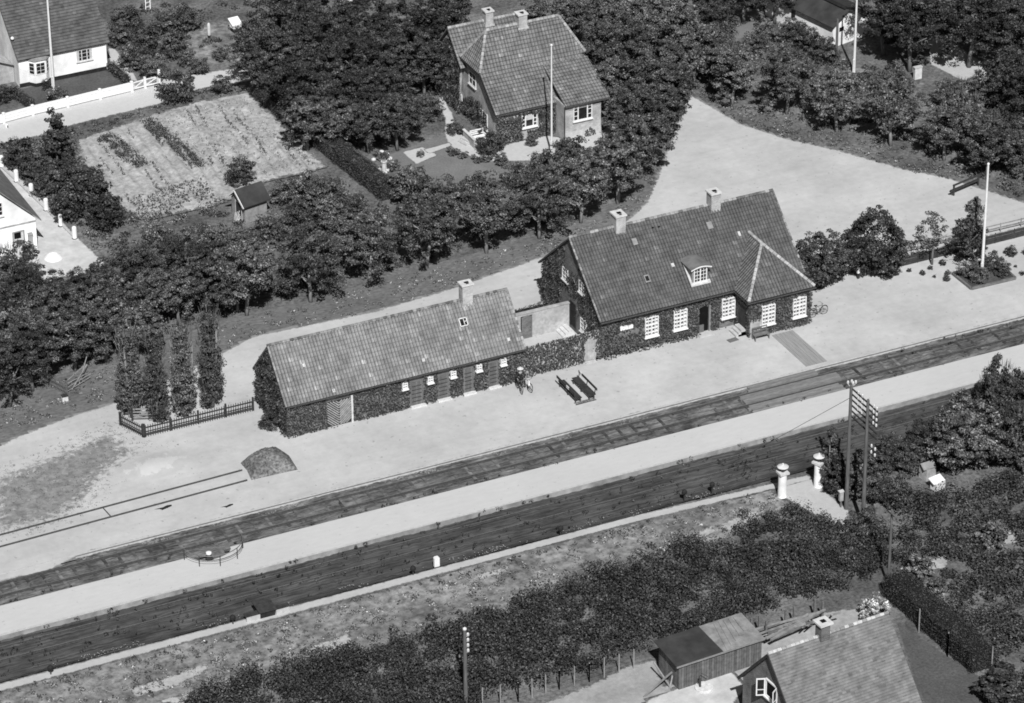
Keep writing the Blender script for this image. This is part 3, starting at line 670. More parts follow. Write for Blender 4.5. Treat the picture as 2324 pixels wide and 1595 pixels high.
# ================================================================ OUTBUILDING
def outbuilding():
    r = thing('outbuilding', 'long low ivy clad railway outbuilding with pale pantile roof, plank doors and one chimney', 'outbuilding', (-7.9, 4.9, 0))
    w = MB(); w.box((-7.9, 2.08, 1.48), (19.3, .26, 2.96)); w.box((-7.9, 7.72, 1.48), (19.3, .26, 2.96))
    for x in (-17.53, 1.47): gable_wall(w, x, [(2.22, 0), (7.58, 0), (7.58, 3.15), (4.9, 6.2), (2.22, 3.15)], .26)
    w.build('wall', M['brick_dark'], r)
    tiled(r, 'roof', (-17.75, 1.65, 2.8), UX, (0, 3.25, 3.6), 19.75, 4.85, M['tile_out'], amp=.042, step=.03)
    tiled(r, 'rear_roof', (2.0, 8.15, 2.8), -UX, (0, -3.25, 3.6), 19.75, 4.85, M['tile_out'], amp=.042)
    ridge_caps(r, (-17.75, 4.9, 6.42), (2.0, 4.9, 6.42), .12, .3, lo=.2, hi=.6)
    ridge_caps(r, (-17.7, 1.7, 2.9), (-17.7, 4.85, 6.38), .08, .3, lo=.3, hi=.7, name='verge_tiles'); ridge_caps(r, (1.95, 1.7, 2.9), (1.95, 4.85, 6.38), .09, .3, lo=.3, hi=.8, name='verge_tiles')
    chimney(r, (-1.45, 4.95), .85, .7, 5.7, 7.65, 'brick_pale')
    g = MB(); g.tube([(-17.6, 1.6, 2.74), (1.95, 1.6, 2.74)], .06, 6); g.build('gutter', M['iron'], r)
    vv = unit(V3(0, 3.25, 3.6)); n = unit(np.cross(UX, vv))
    p = PY(*zO(1610, 330), 3.75); p[2] = 2.8+(3.75-1.65)*3.6/3.25
    m = MB()
    for (i, j, a, b) in ((0, -.3, .66, .07), (0, .3, .66, .07), (-.3, 0, .07, .66), (.3, 0, .07, .66), (0.05, 0, .05, .6), (.17, 0.03, .26, .05)):
        c = p+UX*i+vv*j; m.prism([c+UX*s*a/2+vv*t*b/2+n*.06 for (s, t) in ((-1, -1), (1, -1), (1, 1), (-1, 1))], n*.08)
    so_ = m.build('skylight', M['white_old'], r)
    m = MB(); m.prism([p+UX*s*.3+vv*t*.3+n*.05 for (s, t) in ((-1, -1), (1, -1), (1, 1), (-1, 1))], n*.04); m.build('pane', M['glass'], so_)
    m = MB()
    for k in range(14):                                    # lead valley strip below the skylight and pale slipped tiles
        c = p+vv*(-.5-.2*k)+UX*.12; m.prism([c+UX*s*.06+vv*t*.1+n*.065 for (s, t) in ((-1, -1), (1, -1), (1, 1), (-1, 1))], n*.01)
    m.build('lead_strip', M['lead'], r)
    for (a, b) in ((490, 672), (1930, 490), (1330, 635), (700, 850)):
        q = PY(*zO(a, b), 2.4)
        for _ in range(6): q = PY(*zO(a, b), 1.65+(q[2]-2.8)*3.25/3.6)
        m = MB(); m.prism([q+UX*s*.11+vv*t*.13+n*.06 for (s, t) in ((-1, -1), (1, -1), (1, 1), (-1, 1))], n*.03); m.build('pale_tile', M['mortar'], r)
    yw = 1.95
    # herringbone gate
    gt = MB(); gt.obox((-14.35, yw, 0), UX, NY, 0, 1.95, 0, .03, .05, 2.2, .12)
    for s in (0, 1):
        for k in range(-6, 12):
            z0 = .05+k*.21
            a = V3(-14.35+s*.975, yw-.05, 0); c = .9
            x0, x1 = .02, .955
            za, zb = (z0, z0+x1*c) if s == 1 else (z0+x1*c, z0)
            lo, hi = min(za, zb), max(za, zb)
            if hi < .3 or lo > 2.0: continue
            def cl(x, z): return x, z
            A, B = (x0, za), (x1, zb)
            def clipz(A, B, zl, zh):
                (x0_, z0_), (x1_, z1_) = A, B
                out = []
                for (xa, za_), (xb, zb_) in ((A, B), (B, A)):
                    if za_ < zl: t = (zl-za_)/(zb_-za_); out.append((xa+t*(xb-xa), zl))
                    elif za_ > zh: t = (zh-za_)/(zb_-za_); out.append((xa+t*(xb-xa), zh))
                    else: out.append((xa, za_))
                return out
            A, B = clipz(A, B, .1, 2.15)
            if abs(A[1]-B[1]) < .05: continue
            gt.bar(a+UX*A[0]+V3(0, 0, A[1]), a+UX*B[0]+V3(0, 0, B[1]), .085, .08, random.uniform(.9, 1.25), upv=(0, -1, 0))
    go = gt.build('gate', M['wood_grey'], r, 'herringbone boarded double gate'); fr = MB()
    fr.obox((-14.35, yw, 0), UX, NY, 1.95, 2.1, 0, .1, 0, 2.35); fr.build('gate_post', M['stone'], go)
    doors = [(-7.5, -6.55), (-5.25, -4.42), (-3.12, -2.38), (-1.02, -.28)]
    for i, (a, b) in enumerate(doors):
        do = door(r, (a, yw, .12), UX, NY, b-a, 2.05, 'board', 'wood', proud=.05, boards=5, handle=(i % 2 == 0))
        l = MB()
        for k in range(5): l.obox((a, yw, .12), UX, NY, .08, b-a-.08, .03, .055, .3+.33*k, .35+.33*k, .7)
        l.build('ledge', M['wood_dark'], do)
        s = MB(); s.box(((a+b)/2+.05, yw-.17, .06), (b-a+.3, .34, .12)); s.build('doorstep', M['white_old'], r)
    ex = [(a-.08, b+.08, 0, 2.75) for (a, b) in doors]+[(-14.4, -12.2, 0, 2.6)]
    for x in (-8.05, -5.95, -4.05, -1.9, .15):
        window(r, (x-.22, yw, 1.85), UX, NY, .44, .5, 2, 2, fr=.055, bar=.04, proud=.28); ex.append((x-.24, x+.26, 1.72, 2.33))
    X = lambda e: [(u0+17.55, u1+17.55, a, b) for (u0, u1, a, b) in e]
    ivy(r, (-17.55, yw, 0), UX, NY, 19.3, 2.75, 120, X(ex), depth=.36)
    tp = lambda a: np.where(a < 2.95, 3.1+a*1.07, 3.1+(5.9-a)*1.07)
    ivy(r, (-17.53, 1.95, 0), UY, NX, 5.9, 6.2, 120, top=tp, depth=.42)
    return r
outbuilding()

# ================================================================ BRICK HOUSE IN THE GARDEN
def brick_house():
    r = thing('brick_house', 'large brick villa with half hipped pantile roof, two chimneys and a pale projecting bay', 'house', (21.8, 43, 0))
    w = MB()
    gable_wall(w, 17.3, [(38.9, 0), (48.0, 0), (48.0, 3.0), (45.5, 5.35), (41.7, 5.35), (38.9, 3.05)], .26)
    w.build('gable_wall', M['brick'], r)
    w = MB(); gable_wall(w, 26.0, [(39.1, 0), (48.0, 0), (48.0, 3.0), (45.5, 5.35), (41.7, 5.35), (39.1, 3.05)], .24); w.box((21.7, 47.9, 1.5), (8.3, .2, 3)); w.box((20.1, 39.0, 1.5), (5.2, .22, 3.0)); w.build('wall', M['brick_pale'], r)
    w = MB(); w.box((24.45, 37.18, 1.65), (3.5, .26, 3.3)); w.box((22.83, 38.1, 1.65), (.26, 1.6, 3.3)); w.box((26.07, 38.1, 1.65), (.26, 1.6, 3.3)); w.build('bay_wall', M['brick_pale'], r)
    w = MB(); w.box((24.45, 37.03, .35), (3.54, .05, .7)); w.build('plinth', M['concrete'], r)
    w = MB(); w.box((24.45, 37.03, 3.0), (3.52, .04, .42)); w.box((20.0, 38.87, 2.72), (5.3, .04, .42)); w.build('render_band', M['plaster_old'], r)
    T = M['tile_mid']; Lu = math.hypot(1.95, 2.9); Ll = math.hypot(3.05, 2.55); Lh = math.hypot(1.5, 2.9)
    tiled(r, 'upper_roof', (17.0, 41.65, 5.5), UX, (0, 1.95, 2.9), 10.0, Lu, T, clip=lambda a, b: (a > 1.5*b/Lu-.04) & (a < 10-1.6*b/Lu+.04), outline=[(0, 0), (10, 0), (8.4, Lu), (1.5, Lu)], period=.3, groove_shadow=.5, lap_shadow=.5)
    tiled(r, 'lower_roof', (17.0, 38.6, 2.95), UX, (0, 3.05, 2.55), 9.6, Ll, T, period=.3, groove_shadow=.5, lap_shadow=.5)
    tiled(r, 'hip_roof', (17.0, 45.55, 5.5), -UY, (1.5, 0, 2.9), 3.9, Lh, T, clip=lambda a, b: (a > 1.95*b/Lh-.04) & (a < 3.9-1.95*b/Lh+.04), outline=[(0, 0), (3.9, 0), (1.95, Lh)], period=.3, groove_shadow=.5, lap_shadow=.5)
    tiled(r, 'hip_roof', (27.0, 41.65, 5.5), UY, (-1.6, 0, 2.9), 3.9, Lh, T, clip=lambda a, b: (a > 1.95*b/Lh) & (a < 3.9-1.95*b/Lh), outline=[(0, 0), (3.9, 0), (1.95, Lh)], period=.3, groove_shadow=.5, lap_shadow=.5)
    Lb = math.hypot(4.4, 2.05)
    tiled(r, 'bay_roof', (22.75, 36.85, 3.28), UX, (0, 4.4, 2.05), 4.2, Lb, T, period=.3, groove_shadow=.5, lap_shadow=.5, jit=.16)
    rr = MB(); rr.prism([V3(17.0, 45.55, 5.5), V3(27.0, 45.55, 5.5), V3(25.4, 43.6, 8.4), V3(18.5, 43.6, 8.4)], V3(0, .08, .05)); rr.prism([V3(17.0, 48.6, 2.95), V3(26.6, 48.6, 2.95), V3(26.6, 45.55, 5.5), V3(17.0, 45.55, 5.5)], V3(0, .05, .08)); rr.build('rear_roof', T, r)
    Lw = math.hypot(2.6, 2.7)
    tiled(r, 'wing_roof', (16.7, 44.9, 4.7), UX, (0, 2.6, 2.7), 6.9, Lw, T, period=.3, groove_shadow=.5, lap_shadow=.5)
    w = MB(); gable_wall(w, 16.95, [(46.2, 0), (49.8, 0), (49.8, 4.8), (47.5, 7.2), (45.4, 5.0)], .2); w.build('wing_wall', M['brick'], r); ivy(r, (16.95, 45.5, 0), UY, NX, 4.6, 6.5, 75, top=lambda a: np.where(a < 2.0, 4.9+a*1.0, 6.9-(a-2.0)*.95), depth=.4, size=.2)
    rr = MB(); rr.prism([V3(16.7, 50.1, 4.7), V3(23.6, 50.1, 4.7), V3(23.6, 47.5, 7.4), V3(16.7, 47.5, 7.4)], V3(0, .08, .06)); rr.build('wing_roof', T, r)
    ridge_caps(r, (18.5, 43.6, 8.48), (25.4, 43.6, 8.48), .15, lo=.5, hi=.8); ridge_caps(r, (16.7, 47.5, 7.46), (23.6, 47.5, 7.46), .14, lo=.4, hi=.8)
    for a, b in (((18.5, 43.6, 8.46), (17.0, 41.65, 5.56)), ((18.5, 43.6, 8.46), (17.0, 45.55, 5.56)), ((25.4, 43.6, 8.46), (27.0, 41.65, 5.56))): ridge_caps(r, a, b, .13, lo=.5, hi=.85, name='hip_tiles')
    vb = MB()
    vb.bar((16.98, 38.6, 2.9), (16.98, 41.6, 5.42), .05, .22); vb.bar((16.98, 45.5, 5.42), (16.98, 48.5, 2.9), .05, .22); vb.bar((16.95, 41.6, 5.42), (16.95, 45.6, 5.42), .07, .2)
    vb.build('bargeboard', M['wood_dark'], r)
    g = MB(); g.tube([(17.0, 38.52, 2.88), (22.7, 38.52, 2.88)], .07, 6); g.tube([(22.7, 36.78, 3.22), (26.95, 36.78, 3.22)], .07, 6); g.tube([(22.72, 36.98, 3.2), (22.72, 36.98, .1)], .05, 6); g.build('gutter', M['iron'], r)
    chimney(r, (21.85, 43.6), .8, .75, 7.9, 9.35, 'brick_pale'); chimney(r, (20.45, 47.3), .7, .7, 6.9, 8.4, 'brick_pale')
    a, b, t = PY(*zM(1060, 1040), 38.9), PY(*zM(1265, 1000), 38.9), PY(*zM(1015, 835), 38.9)
    fw = window(r, (a[0], 38.88, a[2]+.05), UX, NY, b[0]-a[0], t[2]-a[2]-.05, 4, 4, fr=.07, bar=.03, proud=.14, mull={1, 3}, skip={2}, side=.25)
    c = MB(); c.obox((a[0], 38.88, a[2]), UX, NY, (b[0]-a[0])*.28, (b[0]-a[0])*.72, .03, .145, .75, 1.22); c.build('blind', M['curtain'], fw)
    a2, b2, t2 = PY(*zM(1745, 945), 37.05), PY(*zM(1992, 915), 37.05), PY(*zM(1745, 755), 37.05)
    bw_ = window(r, (a2[0], 37.04, a2[2]), UX, NY, b2[0]-a2[0], t2[2]-a2[2], 4, 3, fr=.075, bar=.035, proud=.1, mull={1, 3}, curtain=False, skip={2}, side=.25)
    for (l, h, cols, rows, nm) in (((380, 430), (470, 260), 2, 2, 'w'), ((225, 720), (288, 540), 2, 2, 'w'), ((525, 975), (635, 770), 3, 3, 'w')):
        p = PX(*zM(*l), 17.3); q = PX(*zM(l[0], h[1]), 17.3); e = PX(*zM(h[0], l[1]+55), 17.3)
        W = min(max(p[1]-e[1], .7), 1.5); window(r, (17.3, p[1], p[2]), -UY, NX, W, max(q[2]-p[2], .9), cols, rows, proud=.08, mat='white_old')
    ivy(r, (17.2, 38.88, 0), UX, NY, 5.5, 2.7, 190, [(a[0]-17.25, b[0]-17.1, .8, 2.4), (a[0]-17.1, a[0]-16.6, 0, 1.2)], depth=.6, top=lambda q: np.where(q < 2.0, 2.75-.2*q, 2.7))
    ivy(r, (17.3, 39.6, 0), UY, NX, 6.5, 2.9, 70, [(0.0, 1.2, 0, 3.0)], depth=.5, top=lambda q: 1.0+1.9*np.sin(np.clip(q, 0, 6.5)/6.5*math.pi)*.9, size=.2)
    ivy(r, (24.7, 37.0, 0), UX, NY, .9, .85, 110, depth=.2, top=lambda q: .85-.9*abs(q-.4))
    return r
brick_house()

# ================================================================ WHITE HOUSE (far left)
def white_house():
    r = thing('white_house', 'white rendered house with dark slate roof, bay window and black plinth', 'house', (-11.3, 71, 0))
    x0, x1, y0, y1, e = -15.4, -7.25, 67.65, 75.6, 2.95
    w = MB(); w.box(((x0+x1)/2, y0+.13, e/2), (x1-x0, .26, e)); w.box(((x0+x1)/2, y1-.13, e/2), (x1-x0, .26, e))
    for x in (x0, x1-.26): gable_wall(w, x+.002, [(y0+.26, 0), (y1-.26, 0), (y1-.26, e), ((y0+y1)/2, e+3.5), (y0+.26, e)], .26)
    w.build('wall', M['plaster'], r)
    p = MB(); p.box(((x0+x1)/2, y0-.03, .18), (x1-x0+.06, .08, .36)); p.build('plinth', M['tar'], r)
    s = 3.75; tiled(r, 'roof', (x0-.15, y0-.35, e-.2), UX, (0, 4.33, s), x1-x0+.4, math.hypot(4.33, s), M['slate'], flat=True, period=.3, course=.3, step=.035, jit=.15, lap_shadow=.6, odds=.01)
    rr = MB(); rr.prism([V3(x0-.15, y1+.35, e-.2), V3(x1+.25, y1+.35, e-.2), V3(x1+.25, y0+3.98, e-.2+s), V3(x0-.15, y0+3.98, e-.2+s)], V3(0, .06, .06)); rr.build('rear_roof', M['slate'], r)
    a = PY(*zL(925, 745), y0); b = PY(*zL(1115, 715), y0); t = PY(*zL(920, 610), y0)
    window(r, (a[0], y0, a[2]), UX, NY, b[0]-a[0], t[2]-a[2], 3, 3, proud=.06, fr=.06, bar=.03, mull={1, 2}, curtain=True, mat='white_old')
    # bay window
    bx = MB(); q = [V3(-14.55, y0, 0), V3(-14.1, y0-.55, 0), V3(-13.1, y0-.55, 0), V3(-12.65, y0, 0)]
    bx.prism([v+V3(0, 0, .35) for v in q], V3(0, 0, 2.15)); bo = bx.build('bay', M['plaster'], r)
    c = MB(); c.prism([v+V3(0, -.03*(i in (1, 2)), 0) for i, v in enumerate(q)], V3(0, 0, .35)); c.build('bay_plinth', M['tar'], bo)
    c = MB(); q2 = [V3(-14.7, y0, 2.5), V3(-14.15, y0-.68, 2.5), V3(-13.05, y0-.68, 2.5), V3(-12.5, y0, 2.5)]
    c.add(q2+[V3(-14.3, y0, 2.78), V3(-12.9, y0, 2.78)], [(0, 1, 4), (1, 2, 5, 4), (2, 3, 5), (0, 3, 2, 1)]); c.build('bay_roof', M['felt_pale'], bo)
    window(bo, (-14.05, y0-.55, 1.15), UX, NY, .9, 1.15, 2, 3, proud=.05, fr=.08, sill=False)
    window(bo, (-14.5, y0-.06, 1.15), unit(V3(.45, -.55, 0)), unit(V3(-.55, -.45, 0)), .62, 1.15, 1, 3, proud=.04, fr=.08, sill=False)
    window(bo, (-13.07, y0-.52, 1.15), unit(V3(.45, .55, 0)), unit(V3(.55, -.45, 0)), .62, 1.15, 1, 3, proud=.04, fr=.08, sill=False)
    f = MB(); f.sphere((x0-.1, y0+.9, 4.4), .16); f.build('finial', M['white'], r)
    l = MB(); l.prism([V3(-18.6, 69.0, 0), V3(-15.45, 69.0, 0), V3(-15.45, 69.0, 1.5), V3(-18.6, 69.0, 2.9)], V3(0, 2.4, 0)); lo = l.build('lean_to', M['plaster_old'], r)
    l = MB(); l.bar((-15.4, 68.98, 1.5), (-18.7, 68.98, 2.95), .14, .12); l.build('bargeboard', M['wood_dark'], lo)
    d = MB(); d.tube([(x1-.05, y0-.06, .1), (x1-.05, y0-.06, 2.8)], .05, 6); d.build('downpipe', M['white'], r)
white_house()

# ================================================================ HOUSE AT THE LEFT EDGE
def left_house():
    r = thing('whitewashed_house', 'whitewashed gabled house cut by the left picture edge with a half open stable door', 'house', (-28.5, 42, 0))
    xe, y0 = -24.5, 37.5; xr = -29.2; zr = 3.4+(xe-xr)*1.0
    w = MB(); w.prism([V3(xe, y0, 0), V3(xe, y0, 3.35), V3(xr, y0, zr-.15), V3(2*xr-xe, y0, 3.35), V3(2*xr-xe, y0, 0)], V3(0, .3, 0)); w.box((xe-.15, 42.6, 1.65), (.3, 9.5, 3.3)); w.build('wall', M['plaster'], r)
    for s, nm in ((1, 'roof'), (-1, 'roof')):
        rf = MB(); rf.prism([V3(xr+s*(xe-xr+.45), y0-.15, 3.05), V3(xr+s*(xe-xr+.45), 47.8, 3.05), V3(xr, 47.8, zr+.1), V3(xr, y0-.15, zr+.1)], V3(0, 0, .12)); rf.build(nm, M['shingle'], r)
    c = MB(); c.obox((xe, y0, 0), UX, NY, -4.6, 0.02, 0, .03, 3.05, 3.18); c.build('render_band', M['plaster_old'], r)
    a = PY(*zW(130, 1005), y0); t = PY(*zW(125, 860), y0)
    d = door(r, (a[0], y0-.01, .15), UX, NY, .85, t[2]-.15, 'white_old', 'lead', label='stable door with its dark upper half open')
    d2 = MB(); d2.obox((a[0], y0, 0), UX, NY, .05, .62, .04, .075, t[2]-.55, t[2]-.03); d2.build('opening', M['black'], d)
    a = PY(*zW(0, 705), y0); window(r, (a[0]-.6, y0, a[2]), UX, NY, .85, 1.2, 2, 3)
    m = thing('meter_box', 'grey wooden meter box fixed to the white gable beside the stable door', 'meter box')
    q = PY(*zW(282, 955), y0-.2); m.location = Vector((q[0], q[1], q[2]))
    b = MB(); b.box((q[0], y0-.13, q[2]+.35), (.34, .24, .8)); b.build('box', M['plaster_old'], m); b = MB(); b.prism([V3(q[0]-.2, y0-.3, q[2]+.75), V3(q[0]+.2, y0-.3, q[2]+.75), V3(q[0]+.2, y0, q[2]+.86), V3(q[0]-.2, y0, q[2]+.86)], V3(0, 0, .04)); b.build('lid', M['lead'], m)
    b = MB(); b.bar((q[0]-.13, y0-.13, 0), (q[0]-.13, y0-.13, q[2]), .05); b.bar((q[0]+.13, y0-.13, 0), (q[0]+.13, y0-.13, q[2]), .05); b.build('support', M['wood_dark'], m)
    mb = MB(); mb.lathe((-23.6, 36.4, 0), [(.75, 0), (.62, .18), (.35, .42), (.05, .52)], 14); tag(mb.build('lime_heap', M['plaster']), 'small white heap of lime on the concrete beside the whitewashed gable', 'heap')
left_house()

# ================================================================ HOUSE AT THE LOWER RIGHT
def lower_house():
    ph = math.radians(4.5); o = P(*zR(800, 615), 6.5)
    r = thing('shingled_house', 'brick house with pale shingle roof and square chimney at the lower right edge', 'house', (o[0], o[1], 0), ph)
    hw, ze, zr, L = 3.4, 2.7, 6.5, 9.5; s = (zr-ze)/hw; hf = 4.7; zf = zr-s*hf
    w = MB()
    for x in (0.2, L-.5): w.prism([V3(x, -hf+.3, 0), V3(x, hw-.3, 0), V3(x, hw-.3, ze+.2), V3(x, 0, zr-.15), V3(x, -hf+.3, zf+.2)], V3(.26, 0, 0))
    w.box((L/2, hw-.4, ze/2), (L-.6, .22, ze)); w.box((L/2, -hf+.4, zf/2), (L-.6, .22, zf)); w.build('wall', M['brick_dark'], r, local=True)
    Ls = math.hypot(hw, zr-ze)

    f = tiled(r, 'roof', (o[0], o[1]-hf, zf), UX, (0, hf, zr-zf), L, math.hypot(hf, zr-zf), M['shingle'], flat=True, period=.3, course=.2, step=.012, jit=.1, lap_shadow=.8, odds=0)
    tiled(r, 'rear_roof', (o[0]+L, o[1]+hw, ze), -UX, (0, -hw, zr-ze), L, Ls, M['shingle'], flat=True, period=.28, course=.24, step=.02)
    ridge_caps(r, (o[0], o[1], zr+.05), (o[0]+L, o[1], zr+.05), .12, .34, lo=.45, hi=1.2)
    v = MB(); v.bar((-.02, -hf, zf-.08), (-.02, 0, zr-.08), .07, .2); v.bar((-.02, hw, ze-.08), (-.02, 0, zr-.08), .07, .2); v.build('bargeboard', M['wood_dark'], r, local=True)
    c = P(*zR(1140, 445), 7.4); dx = np.dot(c[:2]-o[:2], (math.cos(ph), math.sin(ph)))
    ch = MB(); ch.box((dx, 0, 6.9), (.7, .7, 1.2)); co_ = ch.build('chimney', M['brick_dark'], r, local=True)
    ch = MB(); ch.box((dx, 0, 7.56), (1.0, 1.0, .13)); ch.build('chimney_cap', M['stone'], co_, local=True)
    ch = MB(); ch.box((dx, 0, 7.64), (.34, .34, .04)); ch.build('flue', M['black'], co_, local=True)
    # open casement window in the gable
    fr = MB(); y, z = .35, 3.05; W, H = 1.3, 1.35
    def gb(m, ya, yb, za, zb, d0=0., d1=.1): m.obox(V3(.2, 0, 0), -UY, NX, -yb, -ya, d0, d1, za, zb)
    gb(fr, y-W, y-W+.1, z, z+H); gb(fr, y-.1, y, z, z+H); gb(fr, y-W+.1, y-.1, z, z+.1); gb(fr, y-W+.1, y-.1, z+H-.1, z+H); gb(fr, y-W-.1, y+.1, z-.1, z-.004, 0, .2)
    fo = fr.build('window', M['white'], r, 'white casement window with both sashes open', local=True)
    p = MB(); gb(p, y-W+.05, y-.05, z+.05, z+H-.05, 0, .03); p.build('pane', M['black'], fo, local=True)
    for yy, d in ((y, V3(-.55, .28, 0)), (y-W, V3(-.5, -.32, 0))):
        m = MB(); u = unit(d); n = V3(-u[1], u[0], 0); b0 = V3(.1, yy, z)
        for (u0, u1, za, zb) in ((0, .08, 0, H), (.52, .6, 0, H), (.08, .52, 0, .09), (.08, .52, H-.09, H), (.08, .52, H*.33, H*.33+.05)): m.obox(b0, u, n, u0, u1, 0, .05, za, zb)
        mo = m.build('sash', M['white'], fo, local=True)
        m = MB(); m.obox(b0, u, n, .07, .53, .015, .03, .05, H-.05); m.build('pane', M['glass'], mo, local=True)
lower_house()

# ================================================================ SHEDS AND FAR BUILDINGS
def tool_shed():
    ph = math.radians(3.5); o = V3(-6.85, -40.05, 0)
    r = thing('plank_shed', 'long plank shed with roof half black felt and half weathered boards', 'shed', o, ph)
    L, Wd, h0, h1 = 6.5, 2.6, 2.0, 2.35
    w = MB()
    for i in range(33):
        a = L*i/33; w.obox(V3(0, 0, 0), UX, NY, a+.012, a+L/33-.012, 0, .05, 0, h0-.02, random.uniform(.75, 1.3))
    w.box((L/2, .05, h0/2-.02), (L-.04, .06, h0-.06), shade=.6); w.box((L/2, Wd-.05, h1/2), (L, .08, h1-.05), shade=.8)
    for i in range(11):
        b = Wd*i/11; w.obox(V3(0, 0, 0), UY, NX, b+.012, b+Wd/11-.012, -.05, 0.0, 0, h0+(h1-h0)*i/11-.02, random.uniform(.75, 1.2)); w.obox(V3(L, 0, 0), UY, UX, b+.01, b+Wd/11-.01, 0, .05, 0, h0+(h1-h0)*i/11-.02, .8)
    w.build('wall', M['shed_wood'], r, local=True)
    rf = MB(); rf.prism([V3(-.3, -.22, h0), V3(L*.52, -.22, h0), V3(L*.5, Wd+.2, h1), V3(-.3, Wd+.2, h1)], V3(0, 0, .06)); rf.build('felt_roof', M['felt'], r, local=True)
    rf = MB(); rf.prism([V3(L*.52, -.22, h0-.005), V3(L+.15, -.22, h0-.005), V3(L+.15, Wd+.2, h1-.005), V3(L*.5, Wd+.2, h1-.005)], V3(0, 0, .05)); 
    for k in range(5): rf.prism([V3(L*(.56+.08*k), -.2+.3*k, h0+.06+.04*k), V3(L*(.62+.08*k), -.2+.3*k, h0+.06+.04*k), V3(L*(.7+.06*k), Wd, h1+.05), V3(L*(.66+.06*k), Wd, h1+.05)], V3(0, 0, .03))
    rf.build('board_roof', M['felt_pale'], r, local=True)
    b = MB(); b.bar((-.3, -.24, h0), (L+.15, -.24, h0), .05, .12); b.build('fascia', M['lead'], r, local=True)
    pr = thing('wooden_props', 'pale timber props leaning against the end of the plank shed', 'timber props', P(*zR(90, 860)))
    for (a, b2) in (((60, 870), (230, 720)), ((215, 830), (250, 660)), ((225, 820), (120, 660)), ((250, 760), (262, 640))):
        m = MB(); q = P(*zR(*a)); t = P(*zR(*b2), 1.25); m.bar(q, t, .09, .09); m.build('prop', M['wood_grey'] if a[0] != 60 else M['felt_pale'], pr)
tool_shed()

def garden_shed():
    a, b = P(556, 468, 1.7), P(609, 450, 1.7); u = unit((b-a)*V3(1, 1, 0)); n = V3(-u[1], u[0], 0); L = np.linalg.norm((b-a)[:2]); o = V3(a[0], a[1], 0); Wd = 2.3
    r = thing('garden_shed', 'small dark roofed garden shed with white bargeboards beside the vegetable plot', 'shed', o+u*L/2+n*Wd/2)
    w = MB(); o2 = o+u*.08
    w.prism([o2+n*.15, o2+n*(Wd-.15), o2+n*(Wd-.15)+V3(0, 0, 1.75), o2+n*Wd/2+V3(0, 0, 2.62), o2+n*.15+V3(0, 0, 1.75)], u*(L-.16)); w.build('wall', M['wood_grey'], r)
    for s in (0, 1):
        m = MB(); e = o+n*(Wd*s+(-.18 if s == 0 else .18))-u*.25; rg = o+n*Wd/2-u*.25
        m.prism([e+V3(0, 0, 1.62), e+u*(L+.4)+V3(0, 0, 1.62), rg+u*(L+.4)+V3(0, 0, 2.75), rg+V3(0, 0, 2.75)], V3(0, 0, .07)); m.build('roof', M['felt'], r)
        m = MB(); m.bar(e-u*.02+V3(0, 0, 1.6), rg-u*.02+V3(0, 0, 2.74), .05, .14); m.build('bargeboard', M['white'], r)
    door(r, o2+n*1.5, -n, -u, .8, 1.6, 'wood_dark', 'white_old', proud=.03)
    m = thing('split_poles', 'bundle of pale split poles leaning beside the dark garden shed', 'poles', P(533, 502))
    for k in range(6):
        bb = MB(); q = P(531+k*2.2, 503-k*.6); t = P(534+k*4.6, 476+abs(k-3)*2, .9); bb.bar(q, t, .05); bb.build('stick', M['white_old'], m)
garden_shed()

def far_house():
    ph = math.radians(13); o = V3(52.35, 43.0, 0)
    r = thing('dark_roofed_cottage', 'white cottage with low dark felt roof half hidden by shrubs and tree shade', 'cottage', o, ph)
    W, L, e, zr = 4.4, 9.0, 2.2, 3.3
    w = MB(); w.box((W/2, .13, e/2), (W, .26, e)); w.box((.13, L/2, e/2), (.26, L-.52, e)); w.box((W-.13, L/2, e/2), (.26, L-.52, e)); w.box((W/2, L-.13, e/2), (W, .26, e))
    w.prism([V3(0, .02, e), V3(W, .02, e), V3(W*.36, .02, zr-.1)], V3(0, .2, 0)); w.build('wall', M['plaster'], r, local=True)
    m = MB(); m.prism([V3(-.35, -.35, e-.08), V3(-.35, L+.3, e-.08), V3(W*.36, L+.3, zr), V3(W*.36, -.35, zr)], V3(0, 0, .08)); m.build('roof', M['felt'], r, local=True)
    m = MB(); m.prism([V3(W+.35, -.35, e-.08), V3(W+.35, L+.3, e-.08), V3(W*.36, L+.3, zr), V3(W*.36, -.35, zr)], V3(0, 0, .08)); m.build('roof', M['wood_dark'], r, local=True)
    m = MB(); m.box((W*.36, L/2, zr+.09), (.5, L, .05)); m.build('ridge_board', M['tar'], r, local=True)
    m = MB(); m.obox(V3(0, 0, 0), UX, NY, .75, 1.3, 0, .02, 1.35, 1.75); m.build('window', M['glass'], r, local=True)
    m = MB(); m.obox(V3(0, 0, 0), UY, NX, 5.0, 5.5, 0, .03, 1.0, 2.0); m.build('window', M['glass'], r, local=True)
    r = thing('white_barn', 'white building cut off by the top edge between the tall trees', 'building', P(805, 8))
    a, b = P(772, 15), P(842, 3); u = unit(b-a); n = V3(-u[1], u[0], 0); m = MB(); m.prism([a, b+u*2, b+u*2+n*5, a+n*5], V3(0, 0, 3)); m.build('wall', M['plaster'], r)
    m = MB(); m.prism([a-n*.04, b-n*.04+u*2, b+u*2-n*.01, a-n*.01], V3(0, 0, .35)); m.build('plinth', M['tar'], r)
    m = MB(); m.prism([a-n*.4-u*.3+V3(0, 0, 2.9), b+u*2-n*.4+V3(0, 0, 2.9), b+u*2+n*2.5+V3(0, 0, 5), a+n*2.5-u*.3+V3(0, 0, 5)], V3(0, 0, .1)); m.build('roof', M['slate'], r)
far_house()
